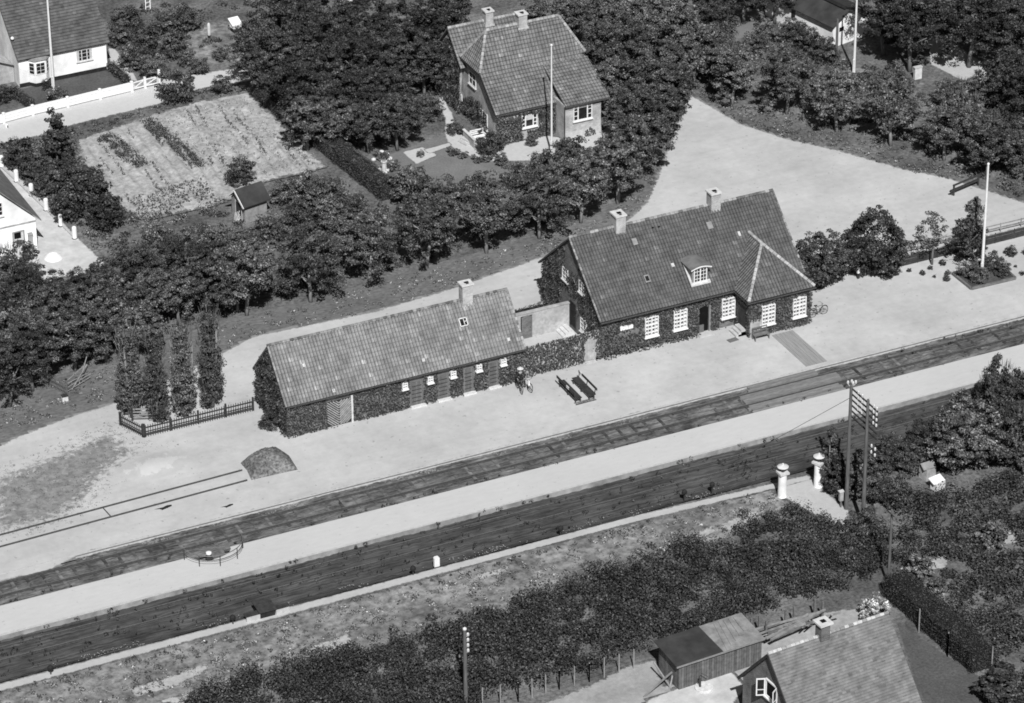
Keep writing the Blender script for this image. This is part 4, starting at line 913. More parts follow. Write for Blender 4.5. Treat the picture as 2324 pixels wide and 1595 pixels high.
# ================================================================ RAILWAY
def rail(mb, a, b, z):
    for (w, z0, z1) in ((.13, z, z+.03), (.03, z+.03, z+.11), (.07, z+.11, z+.16)):
        mb.bar(V3(a[0], a[1], (z0+z1)/2), V3(b[0], b[1], (z0+z1)/2), w, z1-z0)
def track(name, label, y, x0, x1, z, sleepers=0, tilt=0.0, sl_mat='sleeper'):
    r = thing(name, label, 'railway track', (0, y, z))
    for s in (-.75, .75):
        m = MB(); rail(m, (x0, y+s+tilt*x0), (x1, y+s+tilt*x1), z); ro = m.build('rail', M['rail'], r)
        m = MB(); m.bar(V3(x0, y+s+tilt*x0, z+.165), V3(x1, y+s+tilt*x1, z+.165), .05, .012); m.build('rail_head', M['steel'], ro)
    if sleepers:
        me = None
        for i in range(sleepers):
            x = x0+20+(x1-x0-40)*i/(sleepers-1)
            if me is None:
                m = MB(); m.box((0, y, z-.06), (.24, 2.3, .14)); so_ = m.build('sleeper', M[sl_mat], r); me = so_.data; so_.location.x = x
            else:
                so_ = bpy.data.objects.new('sleeper', me); COL.objects.link(so_); so_.parent = r; so_.location.x = x+random.uniform(-.05, .05)
            so_.rotation_euler.z = random.uniform(-.02, .02)
    return r
track('main_track', 'railway track with wooden sleepers between the station platform and the island platform', -8.08, -75, 75, -.22, 98)
track('far_track', 'disused looking track buried in dark cinders below the island platform', -15.55, -110, 80, -.34)
r = thing('siding_track', 'rusty siding rails sunk in the sand ending at an earth mound', 'railway track', (-40, -2, 0))
for (a, b) in (((-75, -2.6), (-22.4, -.95)), ((-75, -4.1), (-22.6, -2.42))):
    m = MB(); m.bar(V3(a[0], a[1], .06), V3(b[0], b[1], .06), .09, .1); m.build('rail', M['rail'], r)
m = MB(); m.bar((-33.4, -1.3, .05), (-33.3, -2.75, .05), .06, .06); m.build('tie_bar', M['rail'], r)
# earth mound that stops the siding
def mound():
    q = D((545, 1051), (567, 1036), (600, 1022), (633, 1019), (657, 1034), (677, 1066), (640, 1074), (570, 1090), (560, 1068)); c = sum(q)/len(q); n = 22; m = MB(); vs = [c+V3(0, 0, 1.0)]; k = len(q)*5
    ring = []
    for i in range(len(q)):
        for t in range(5): ring.append(q[i]*(1-t/5)+q[(i+1) % len(q)]*t/5)
    fs = []; K = 8
    for j in range(1, K+1):
        f = j/K
        for p in ring:
            h = 1.0*(1-f**2.2)*random.uniform(.85, 1.1); vs.append(V3(c[0]+(p[0]-c[0])*f, c[1]+(p[1]-c[1])*f, h if j < K else -.02))
    for i in range(k): fs.append((0, 1+i, 1+(i+1) % k))
    for j in range(K-1):
        for i in range(k): fs.append((1+j*k+i, 1+(j+1)*k+i, 1+(j+1)*k+(i+1) % k, 1+j*k+(i+1) % k))
    m.add(vs, fs); o = m.build('earth_mound', gray('earth', .05, .26, 5.5, .95, bump=1.0, big=.7), smooth=True)
    tag(o, 'dark earth mound closing the end of the sandy siding', 'mound'); return o
mound()
# boarded crossing and walkway
r = thing('board_crossing', 'boarded passenger crossing over the main track opposite the station bay', 'crossing', (19, -8, 0))
for (x0, x1, y0, y1, k) in ((16.6, 22.6, -7.15, -6.45, 3), (15.4, 23.8, -8.66, -7.5, 4), (15.3, 23.2, -10.15, -9.02, 4)):
    m = MB()
    for i in range(k):
        a = y0+(y1-y0)*i/k; m.obox(V3(0, a, 0), UX, UY, x0+random.uniform(-.15, .15), x1+random.uniform(-.1, .1), .01, (y1-y0)/k-.02, -.2, -.04, random.uniform(.75, 1.25))
    m.build('board', M['cross_wood'], r)
r = thing('plank_walkway', 'strip of weathered planks laid across the sand from the bay to the platform edge', 'walkway', (23, -3, 0))
m = MB()
for i in range(6): m.obox(V3(22.15+.31*i, -5.9, 0), UX, UY, .006, .3, 0, 5.45, .0, .035+.004*(i % 2), 1)
m.build('plank', gray('walk_planks', .24, .34, 1.5, .95, stretch=(5, .4, 1)), r)
# curved railing and point lever in the platform recess
r = thing('pipe_railing', 'curved pipe railing round the small recess in the island platform edge', 'railing', (-28.4, -11.5, 0))
arc = [V3(-28.45+2.2*math.cos(q), -10.15-2.1*math.sin(q), .9) for q in np.linspace(.12, math.pi-.1, 18)]
m = MB(); m.tube(arc, .035, 6); m.build('top_rail', M['steel'], r); m = MB(); m.tube([p-V3(0, 0, .45) for p in arc], .018, 6); m.build('middle_rail', M['iron'], r)
for i in (0, 1, 5, 9, 13, 17):
    m = MB(); m.tube([arc[i]-V3(0, 0, .92), arc[i]], .035, 6); m.build('post', M['iron'], r)
r = thing('point_lever', 'hand point lever with round white counterweight beside a dark box in the platform recess', 'lever', (-29.0, -11.0, -.3))
m = MB(); m.box((-28.35, -10.55, -.12), (1.2, .4, .4)); m.build('box', M['wood'], r); m = MB(); m.box((-29.0, -11.05, -.15), (.5, .4, .4)); m.build('stand', M['iron'], r)
m = MB(); m.tube([(-28.9, -11.0, .0), (-29.05, -11.05, .5)], .03, 6); l = m.build('lever', M['iron'], r); m = MB(); m.lathe((-29.05, -11.05, .42), [(.1, 0), (.2, .04), (.2, .16), (.1, .2)], 14); m.build('counterweight', M['white'], l)
# hatch with concrete cheeks
r = thing('signal_wire_box', 'dark lidded signal wire box between two pale concrete cheeks beside the footpath', 'box', (-28.2, -19.4, 0))
m = MB(); m.prism([V3(-28.7, -19.75, 0), V3(-27.6, -19.75, 0), V3(-27.6, -18.5, 0), V3(-28.7, -18.5, 0)], V3(0, 0, .5)); m.build('box', M['tar'], r)
m = MB(); m.prism([V3(-28.8, -19.85, .5), V3(-27.5, -19.85, .5), V3(-27.5, -18.35, .62), V3(-28.8, -18.35, .62)], V3(0, 0, .06)); m.build('lid', M['wood_dark'], r)
for x in (-29.75, -27.55):
    m = MB(); m.box((x+.52, -19.7, .2), (1.0, .16, .4)); c = m.build('cheek', M['concrete'], r); m = MB(); m.box((x+.52, -19.5, .43), (1.1, .5, .06)); m.build('cap', M['wood_dark'], c)
for i, (p, lb) in enumerate(((V3(-44.0, -19.75, 0), 'low black signal wire post beside the path at the lower left corner'), (V3(-30.65, -19.5, 0), 'low black signal wire post just left of the lidded wire box'),
             (V3(-16.95, -19.3, 0), 'low black signal wire post left of the white marker stone'), (V3(-5.34, -19.15, 0), 'low black signal wire post far right of the white marker stone by itself'),
             (P(1553, 1131), 'low black signal wire post left of the white lamp pillars'), (P(1616, 1114), 'low black signal wire post nearest to the white lamp pillars'))):
    if i == 0:
        r0 = thing('signal_post', lb, 'signal post', p, .25, 'signal wire posts along the footpath')
        m = MB(); m.tube([(0, 0, -.1), (0, 0, .4)], .05, 6); m.build('stem', M['iron'], r0, local=True); m = MB(); m.lathe((0, 0, .35), [(.04, 0), (.2, .14), (.2, .34), (.05, .5)], 8); m.build('pulley_head', M['tar'], r0, local=True)
        r0.scale = (1, 1, .9)
    else: dup(r0, p, random.uniform(-.5, .5), None, lb)
m = MB(); m.prism([V3(-15.2, -19.1, 0), V3(-14.8, -19.1, 0), V3(-14.8, -19.1, .7), V3(-14.88, -19.1, .78), V3(-15.12, -19.1, .78), V3(-15.2, -19.1, .7)], V3(0, .22, 0)); tag(m.build('marker_stone', M['white']), 'square white marker stone standing on the edge of the footpath', 'marker stone')

# ================================================================ LAMP PILLARS AND TELEGRAPH POLES
def pillars():
    a = V3(11.32, -21.6, 0); r = thing('lamp_pillar', 'left one of two round white pillars topped by a mushroom shaped lamp', 'lamp pillar', a, 0, 'lamp pillars at the path entrance')
    m = MB(); m.lathe((0, 0, 0), [(.34, 0), (.33, .1), (.31, 1.0), (.31, 1.95)], 20); m.build('shaft', M['plaster'], r, local=True)
    m = MB(); m.box((0, 0, 2.04), (.74, .74, .16)); m.build('capital', M['stone'], r, local=True)
    m = MB(); m.lathe((0, 0, 2.12), [(.14, 0), (.14, .12), (.2, .2), (.36, .38), (.36, .42), (.1, .43)], 18); l = m.build('lamp_bowl', M['iron'], r, local=True)
    m = MB(); m.lathe((0, 0, 2.52), [(.42, 0), (.42, .03), (.2, .12), (.05, .15)], 20); m.build('lamp_lid', M['stone'], l, local=True); m = MB(); m.lathe((0, 0, 2.66), [(.05, 0), (.06, .1), (.02, .17)], 8); m.build('knob', M['white'], l, local=True)
    for c in r.children: c.data.polygons.foreach_set('use_smooth', [False]*len(c.data.polygons))
    dup(r, (14.36, -21.5, 0), .4, None, 'right one of two round white pillars topped by a mushroom lamp, nearest the telegraph poles')
pillars()
def telegraph():
    r = thing('twin_telegraph_pole', 'tall twin telegraph pole with many white insulators beside the white lamp pillars', 'telegraph pole', (14.63, -25.14, 0))
    H = 10.4; y1, y2, x = -25.14, -27.5, 14.63
    for y in (y1, y2): m = MB(); m.tube([(x, y, -.3), (x, y, 4), (x, y, H-.1), (x, y, H)], [.16, .14, .11, .06], 10); m.build('pole', M['pole'], r)
    ins = lambda m, p, s=1: m.lathe(p, [(.05*s, 0), (.085*s, .02), (.1*s, .12), (.085*s, .22), (.03*s, .27)], 8)
    for i, z in enumerate((9.9, 9.45, 9.0, 8.55, 8.1, 7.65)):
        m = MB(); m.bar((x+.17, y1+.35, z), (x+.17, y2-1.1, z), .08, .1); ao = m.build('crossarm', M['wood_dark'], r)
        ys = [y1-.75, y1-1.3, y2-.55, y2-.95] if i < 4 else ([] if i == 4 else [])
        if i == 0: ys += [y1+.2]
        for y in ys: m = MB(); ins(m, (x+.17, y, z+.05), .85); m.build('insulator', M['porcelain'], ao)
    for z in (6.6, 6.1):
        m = MB(); m.bar((x+.17, y2+.3, z), (x+.17, y2-1.1, z), .07, .09); ao = m.build('crossarm', M['wood_dark'], r)
        for y in (y2-.45, y2-.95): m = MB(); ins(m, (x+.17, y, z+.05), .8); m.build('insulator', M['porcelain'], ao)
    m = MB()
    for (dx, dy) in ((-.22, .1), (.1, .12), (.3, -.1), (.05, -.15)): ins(m, (x+dx, y1+dy, H+.02), .95); m.bar((x, y1, H-.3), (x+dx, y1+dy, H+.02), .04)
    m.build('top_insulators', M['porcelain'], r)
    m = MB(); m.tube([(x, y1, 9.3), (x-4.4, y1+9.0, .2)], .018, 5); m.build('stay_wire', M['iron'], r)
    r = thing('cable_box', 'small pale cable box on a post at the foot of the twin telegraph pole', 'cable box', P(1908, 1151))
    p = P(1908, 1151); m = MB(); m.box((p[0], p[1], .95), (.28, .22, .75)); m.build('box', M['plaster_old'], r); m = MB(); m.box((p[0], p[1], 1.36), (.4, .32, .07)); m.build('lid', M['stone'], r); m = MB(); m.bar((p[0], p[1], 0), (p[0], p[1], .6), .1); m.build('post', M['wood'], r)
    r = thing('telegraph_pole', 'single telegraph pole with a short column of white insulators in front of the dark thicket', 'telegraph pole', (-20.3, -35.2, 0))
    m = MB(); m.tube([(-20.3, -35.2, -.3), (-20.3, -35.2, 5.95)], [.15, .11], 10); m.build('pole', M['pole'], r)
    m = MB(); m.lathe((-20.3, -35.2, 5.9), [(.14, 0), (.13, .1), (.05, .16)], 10); m.build('cap', M['stone'], r)
    for k in range(4): m = MB(); ins(m, (-20.1, -35.25, 5.35-.42*k), 1.0); m.bar((-20.3, -35.2, 5.3-.42*k), (-20.1, -35.25, 5.36-.42*k), .04); m.build('insulator', M['porcelain'], r)
    q = P(2317, 0); 
    p = P(2016, 1330); r = thing('telegraph_pole', 'dark thin telegraph pole rising from the shrubs by the clipped lower hedge', 'telegraph pole', p)
    m = MB(); m.tube([p, p+V3(0, 0, 6.3)], [.11, .08], 8); m.build('pole', M['pole'], r); m = MB(); m.bar(p+V3(-.1, .5, 6.0), p+V3(-.1, -.5, 6.0), .07); m.build('crossarm', M['wood_dark'], r)
    p = P(1897.5, 141); r = thing('telegraph_pole', 'grey wooden pole standing in front of the white cottage with the felt roof', 'telegraph pole', p)
    m = MB(); m.tube([p, p+V3(0, 0, 4.2)], [.13, .11], 8); m.build('pole', M['pole'], r); m = MB(); m.bar(p+V3(-.3, 0, 4.0), p+V3(.3, 0, 4.0), .06); m.build('crossarm', M['wood_dark'], r)
    p = P(926, 42); r = thing('telegraph_pole', 'dark bare pole at the top edge beside the white building', 'telegraph pole', p)
    m = MB(); m.tube([p, p+V3(0, 0, 5)], [.13, .1], 8); m.build('pole', M['pole'], r)
    m = MB(); m.bar(p+V3(-.3, 0, 4.8), p+V3(.3, 0, 4.8), .06); m.build('crossarm', M['wood_dark'], r)
telegraph()
def flagpole(p, h, label, extra=None, r0=.075):
    r = thing('flagpole', label, 'flagpole', p); p = np.asarray(p, float)
    m = MB(); m.tube([p-V3(0, 0, .1), p+V3(0, 0, 1.2), p+V3(0, 0, h)], [r0*1.25, r0*1.2, r0*.75], 10); m.build('pole', M['flagp'], r)
    m = MB(); m.sphere(p+V3(0, 0, h+.08), .11); m.build('knob', M['white'], r)
    m = MB(); m.tube([p+V3(-.14, -.1, .1), p+V3(-.12, -.1, 1.3)], r0*.9, 8); m.build('footing_post', M['white_old'], r)
    m = MB(); m.bar(p+V3(.1, -.05, 1.1), p+V3(.1, -.05, 1.25), .05); m.build('cleat', M['iron'], r)
    return r
flagpole(P(2228, 628), 10.0, 'white flagpole rising from the shrub bed on the station platform', r0=.1)
flagpole(P(122, 203), 10.5, 'white flagpole in front of the white house with the slate roof', r0=.1)
f = flagpole(P(1252, 350), 10.1, 'white flagpole standing before the brick villa and casting a shadow on its roof')
flagpole(P(1938, 164), 8.5, 'white flagpole among shrubs before the felt roofed cottage', r0=.1)

# ================================================================ FENCES
def picket(name, label, segs, h=1.08, gap=.2, mat='wood', post_every=2.4, cat='fence', pw=.06, end_mat=None):
    r = thing(name, label, cat, segs[0][0])
    for a, b in segs:
        a = np.asarray(a, float); b = np.asarray(b, float); L = np.linalg.norm(b-a); u = unit(b-a); n = V3(-u[1], u[0], 0); m = MB(); k = int(L/gap)
        for i in range(k+1):
            m.obox(a, u, n, i*gap-pw/2, i*gap+pw/2, -.05, -.02, .08, h+random.uniform(-.03, .03), random.uniform(.8, 1.2))
        m.build('pickets', M[mat], r)
        for z in (.3, h-.25): m = MB(); m.obox(a, u, n, 0, L, -.018, .04, z-.05, z+.05); m.build('rail', M[mat], r)
        k = max(1, int(round(L/post_every)))
        for i in range(k+1): m = MB(); m.obox(a, u, n, L*i/k-.06, L*i/k+.06, .042, .16, 0, h+.08); m.build('post', M[end_mat] if (end_mat and i in (0, k)) else M[mat], r)
    return r
picket('picket_fence', 'dark picket fence with a corner enclosing the four columnar poplars', [((-28.15, 9.1, 0), (-27.2, 6.66, 0)), ((-27.2, 6.66, 0), (-18.35, 6.66, 0))], pw=.05, gap=.19, mat='wood_dark')
picket('picket_fence', 'short picket fence panel beside the broken rail gate under the dark trees', [((-31.2, 18.0, 0), (-30.2, 15.25, 0))], 1.15, .17, mat='wood')
picket('picket_fence', 'low picket fence between the station house bay and the sandy gateway', [((28.6, 4.65, 0), (30.9, 4.75, 0))], .85, .17, mat='wood')
picket('picket_fence', 'low picket fence under the round trees right of the sandy gateway', [((32.95, 4.65, 0), (36.5, 4.78, 0))], .85, .17, mat='wood')
for p, lb in (((30.98, 4.78, 0), 'white topped gatepost on the station side of the sandy gateway'), ((32.8, 4.62, 0), 'white topped gatepost on the far side of the sandy gateway')):
    r = thing('gatepost', lb, 'gatepost', p, 0, 'gateposts of the sandy gateway'); m = MB(); m.box((p[0], p[1], .25), (.16, .16, .5)); m.build('post', M['wood_dark'], r); m = MB(); m.box((p[0], p[1], .75), (.18, .18, .5)); m.build('white_top', M['white'], r)
def rails_fence(name, label, pts, zs, h, every, mat, th=.07, rw=.09, cat='fence', pmat=None, wire=False):
    r = thing(name, label, cat, pts[0])
    for a, b in zip(pts[:-1], pts[1:]):
        a = np.asarray(a, float); b = np.asarray(b, float); L = np.linalg.norm(b-a)
        for z in zs:
            m = MB()
            if wire: m.tube([a+V3(0, 0, z), b+V3(0, 0, z)], .012, 4)
            else: m.bar(a+V3(0, 0, z), b+V3(0, 0, z), th*.6, rw)
            m.build('wire' if wire else 'rail', M[mat], r)
        k = max(1, int(round(L/every)))
        for i in range(k+1): q = a+(b-a)*i/k; m = MB(); m.bar(q, q+V3(0, 0, h*random.uniform(.97, 1.05)), th, th); m.build('post', M[pmat or mat], r)
    return r
rails_fence('board_fence', 'long low dark board fence running from the notice board to the right edge', [(36.6, 4.8, 0), (53, 4.95, 0)], (.16, .42, .7), .9, 1.9, 'wood_dark', rw=.23)
rails_fence('rail_fence', 'second grey rail fence behind the board fence along the forecourt', [(37.5, 6.55, 0), (53, 6.35, 0)], (.35, .7), .8, 2.0, 'wood_grey', rw=.1)
r = thing('notice_board', 'small white notice board on the fence under the round trees', 'notice board', (36.3, 4.55, 0)); m = MB(); m.box((36.2, 4.6, .75), (.75, .05, .55)); m.build('board', M['white_old'], r); m = MB(); m.bar((36.0, 4.66, 0), (36.0, 4.66, 1.0), .07); m.bar((36.4, 4.66, 0), (36.4, 4.66, 1.0), .07); m.build('post', M['wood_dark'], r)
def white_fence():
    r = thing('white_fence', 'low white boarded garden fence with square posts along the road before the white house', 'fence', (-12, 62, 0))
    q = [(-23.5, 60.9), (-19.04, 61.55), (-16.28, 61.9), (-13.02, 62.1), (-9.95, 62.32), (-6.92, 62.5)]
    for a, b in zip(q[:-1], q[1:]):
        for z, w in ((.22, .26), (.5, .26), (.79, .28)): m = MB(); m.bar((a[0], a[1], z), (b[0], b[1], z), .035, w); m.build('board', M['white'], r)
    for a in q: m = MB(); m.box((a[0], a[1]-.07, .5), (.2, .2, 1.0)); po = m.build('post', M['white'], r); m = MB(); m.lathe((a[0], a[1]-.07, 1.0), [(.16, 0), (.15, .05), (.03, .1)], 8); m.build('post_cap', M['white'], po)
    r = thing('white_gate', 'white braced garden gate at the right end of the white fence', 'gate', (-5.6, 62.6, 0))
    for a, b in (((-6.75, 62.5), (-5.68, 62.66)), ((-5.6, 62.67), (-4.4, 62.7))):
        l = MB()
        for z in (.22, .82): l.bar((a[0], a[1], z), (b[0], b[1], z), .04, .11)
        l.bar((a[0], a[1], .25), (b[0], b[1], .8), .04, .09); l.bar((a[0]+.04, a[1], .2), (a[0]+.04, a[1], .85), .05, .08); l.bar((b[0]-.04, b[1], .2), (b[0]-.04, b[1], .85), .05, .08)
        for t in np.linspace(.12, .88, 8): l.bar((a[0]+(b[0]-a[0])*t, a[1]+(b[1]-a[1])*t, .2), (a[0]+(b[0]-a[0])*t, a[1]+(b[1]-a[1])*t, .84), .02, .035)
        l.build('gate_leaf', M['white'], r)
    for (x, y, h) in ((-5.64, 62.6, 1.1), (-4.28, 62.66, 1.5)): m = MB(); m.box((x, y, h/2), (.2, .2, h)); m.build('post', M['white'], r)
    r = thing('small_stone', 'small white stone on the road near the left end of the white fence', 'stone', P(16, 289)); m = MB(); m.lathe((0, 0, 0), [(.14, 0), (.15, .15), (.1, .32), (.02, .38)], 10); m.build('stone', M['white'], r, local=True); m = MB(); m.box((.02, -.14, .14), (.08, .05, .2)); m.build('hole', M['black'], r, local=True)
white_fence()
def gates():
    r = thing('rail_gate', 'pale wooden five bar gate between the first two poplars', 'gate', (-26.3, 9.0, 0))
    for z in (.25, .5, .75, 1.0): m = MB(); m.bar((-27.0, 9.35, z), (-25.5, 8.7, z), .05, .1); m.build('bar', M['wood_grey'], r)
    m = MB(); m.bar((-27.0, 9.35, .25), (-25.5, 8.7, 1.0), .05, .08); m.build('brace', M['wood_grey'], r)
    for p in ((-27.05, 9.37), (-25.45, 8.68)): m = MB(); m.bar((p[0], p[1], 0), (p[0], p[1], 1.15), .12); m.build('post', M['wood_dark'], r)
    r = thing('broken_gate', 'broken bleached rail gate sagging beside the picket panel under the trees', 'gate', (-29, 16, 0))
    for (a, b) in (((-30.0, 15.4, .2), (-27.7, 16.6, .25)), ((-30.0, 15.4, .5), (-27.7, 16.6, .5)), ((-30.0, 15.4, .85), (-27.9, 16.5, .7)), ((-30.0, 15.4, 1.1), (-28.2, 16.6, 1.3)), ((-29.6, 15.6, .1), (-28.0, 16.4, 1.5)), ((-28.9, 16.0, .1), (-27.8, 16.9, 1.9)), ((-29.3, 15.8, 1.4), (-28.3, 16.3, .1))):
        m = MB(); m.tube([a, b], .035, 5); m.build('bar', M['bark_pale'], r)
    m = MB(); m.bar((-30.08, 15.32, 0), (-30.08, 15.32, 1.35), .14); m.build('post', M['wood_dark'], r)
    p = P(147, 909); r = thing('grit_box', 'small white box with dark front at the corner of the picket panel', 'box', p); m = MB(); m.box((p[0], p[1], .22), (.46, .36, .44)); m.build('box', M['white_old'], r); m = MB(); m.box((p[0], p[1]-.03, .47), (.5, .42, .05)); m.build('lid', M['wood_dark'], r)
    r = thing('hitching_rail', 'dark two rail hitching barrier at the far right of the forecourt', 'barrier', (48.4, 14, 0))
    a, b = V3(47.1, 13.6, 0), V3(49.9, 14.3, 0); u = unit(b-a)
    m = MB(); m.bar(a-u*.1+V3(0, 0, .95), b+u*.3+V3(0, 0, .95), .12, .13); m.build('rail', M['wood_dark'], r); m = MB(); m.bar(a-u*.45+V3(0, 0, .5), b+V3(0, 0, .5), .14, .12); m.build('rail', M['wood_dark'], r)
    for q in (a, b): m = MB(); m.bar(q, q+V3(0, 0, 1.0), .13); m.build('post', M['wood_dark'], r)
    m = MB(); m.bar(a, a-u*.35+V3(0, 0, .5), .09); m.build('brace', M['wood_dark'], r)
gates()
bl = ['white drive bollard furthest back at the left edge of the photo', 'second white drive bollard from the back', 'third white drive bollard from the back', 'third white drive bollard from the front', 'second white drive bollard from the front, slimmer and leaning', 'foremost white drive bollard at the near end of the concrete drive']
for i, p in enumerate(((-21.95, 53.7), (-21.72, 50.63), (-21.45, 47.68), (-21.25, 44.6), (-21.15, 41.4), (-20.86, 38.86))):
    r = thing('bollard', bl[i], 'bollard', (p[0], p[1], 0), 0, 'white bollards along the concrete drive')
    m = MB(); k = .8 if i == 4 else 1; m.lathe((p[0], p[1], -.05), [(.2*k, 0), (.2*k, 1.02), (.16*k, 1.12), (.06*k, 1.17)], 10); m.build('post', M['plaster'], r); m = MB(); m.lathe((p[0], p[1], -.04), [(.25, 0), (.24, .08), (.2, .1)], 10); m.build('foot', M['tar'], r)
m = MB()
for a, b in zip(((-22.2, 56), (-21.72, 50.63), (-21.25, 44.6)), ((-21.72, 50.63), (-21.25, 44.6), (-20.86, 38.86))): m.bar((a[0], a[1], .06), (b[0], b[1], .06), .16, .14)
tag(m.build('drive_kerb', M['concrete']), 'low concrete kerb joining the feet of the white bollards', 'kerb')

# ================================================================ BENCHES, BICYCLES, PEOPLE, SMALL THINGS
def bench(loc, side, label):
    r = thing('park_bench', label, 'bench', loc, 0, 'benches on the platform'); s = side
    m = MB()
    for i in range(4): x = -.2+.135*i; m.box((x, 0, .45), (.115, 3.05, .04), shade=random.uniform(.8, 1.3))
    m.build('seat', M['wood_dark'], r, local=True)
    m = MB(); m.box((s*.36, 0, .88), (.05, 3.1, .2)); b = m.build('backrest', M['wood_dark'], r, local=True)
    m = MB(); y0 = 1.2 if s > 0 else -.35; m.box((s*.36, y0, .88), (.056, .45, .206)); m.build('worn_patch', M['white_old'], b, local=True)
    for y in (-1.35, 0, 1.35):
        m = MB(); m.bar((-.2, y, 0), (-.2, y, .43), .07); m.bar((.2, y, 0), (.2, y, .43), .07); m.bar((-.22, y, .41), (.22, y, .41), .07); m.bar((s*.24, y, .4), (s*.345, y, .98), .05); m.build('leg', M['iron'], r, local=True)
    return r
bench((5.2, -1.7, 0), 1, 'right one of two facing dark slatted benches, back plank white at its far end')
bench((4.08, -1.65, 0), -1, 'left one of two facing dark slatted benches, back plank with white middle')
r = thing('duckboard', 'flat slatted wooden grating lying across the near end of the two benches', 'grating', (4.6, -3.15, 0))
m = MB()
for i in range(26): m.box((3.82+.065*i, -3.13, .05), (.03, .3, .04), shade=random.uniform(.7, 1.4))
m.build('slats', M['wood_grey'], r); m = MB(); m.bar((3.75, -3.0, .03), (5.5, -2.97, .03), .05); m.bar((3.75, -3.3, .03), (5.5, -3.27, .03), .05); m.build('bearer', M['wood_dark'], r)
r = thing('station_bench', 'small dark slat backed bench standing against the station bay', 'bench', (21.1, -.35, 0))
for x in (20.55, 21.75): m = MB(); m.bar((x, -.3, 0), (x, -.3, 1.0), .07); m.bar((x, -.75, 0), (x, -.75, .45), .07); m.bar((x, -.75, .43), (x, -.3, .43), .06); m.build('leg', M['wood'], r)
m = MB(); m.box((21.15, -.52, .46), (1.3, .46, .05)); m.build('seat', M['wood'], r); m = MB()
for z in (.62, .95): m.box((21.15, -.3, z), (1.3, .04, .09))
for i in range(9): m.bar((20.65+.125*i, -.3, .64), (20.72+.125*i+.04*math.sin(i*2), -.3, .93), .03, .03)
m.build('backrest', M['wood'], r)
m = MB(); m.box((19.1, .25, .02), (.85, .5, .04), .1); tag(m.build('doormat', gray('mat', .12, .18, 8)), 'grey doormat lying before the steps beside the station bay', 'doormat')

def bicycle(loc, rot, label, lean=.12):
    r = thing('bicycle', label, 'bicycle', loc, rot); R = .35
    def T(x, z, y=0): return V3(x, y+lean*z, z)
    for wx in (-.53, .53):
        m = MB(); pts = [T(wx+R*math.cos(q), R+R*math.sin(q)) for q in np.linspace(0, 2*math.pi, 25)]; m.tube(pts, .024, 5, cap=False); wo = m.build('wheel', M['rubber'], r, local=True)
        m = MB()
        for q in np.linspace(0, math.pi, 8)[:-1]: m.bar(T(wx+R*math.cos(q), R+R*math.sin(q)), T(wx-R*math.cos(q), R-R*math.sin(q)), .008)
        m.build('spokes', M['steel'], wo, local=True)
    m = MB(); bb = T(-.08, .3); st = T(-.22, .78); hd = T(.36, .8); hl = T(.4, .62); ra = T(-.53, R); fa = T(.53, R)
    for a, b in ((bb, st), (st, hd), (bb, hl), (bb, ra), (st, ra), (hd, hl), (hl, fa)): m.tube([a, b], .02, 6)
    m.build('frame', M['iron'], r, local=True)
    m = MB(); m.tube([hd, T(.34, .98)], .015, 6); m.tube([T(.18, 1.0, -.27), T(.32, 1.0, -.22), T(.34, .99), T(.32, 1.0, .22), T(.18, 1.0, .27)], .016, 6); m.build('handlebar', M['steel'], r, local=True)
    m = MB(); m.prism([T(-.36, .88, -.09), T(-.1, .88, -.03), T(-.1, .88, .03), T(-.36, .88, .09)], V3(0, 0, .05)); m.bar(T(-.22, .76), T(-.24, .88), .03); m.build('saddle', M['rubber'], r, local=True)
    m = MB(); m.bar(T(-.08, .3, -.1), T(.08, .22, -.1), .02); m.bar(T(-.08, .3, .1), T(-.24, .38, .1), .02); m.lathe(T(-.08, .24), [(.09, .05), (.09, .07)], 10); m.build('pedals', M['steel'], r, local=True)
    for wx in (-.53, .53):
        m = MB(); pts = [T(wx+.39*math.cos(q), R+.39*math.sin(q)) for q in np.linspace(.5, 2.7, 10)]; m.tube(pts, .02, 4); m.build('mudguard', M['iron'], r, local=True)
    return r
bicycle((27.0, .72, 0), math.radians(5), 'dark bicycle parked against the ivy at the right corner of the station bay')
bicycle((.86, .62, 0), math.radians(-97), 'left one of two dark bicycles held by the person in the straw hat')
bicycle((1.42, .55, 0), math.radians(-82), 'right one of two bicycles held by the person in straw hat, carrying white parcel')
r = thing('parcel', 'white wrapped parcel hanging on the right one of the two bicycles', 'parcel', (1.45, .12, .75)); m = MB(); m.prism([V3(1.38, .0, .6), V3(1.52, .0, .58), V3(1.5, .02, .98), V3(1.42, .02, 1.0)], V3(0, .12, 0)); m.build('wrapping', M['white'], r)

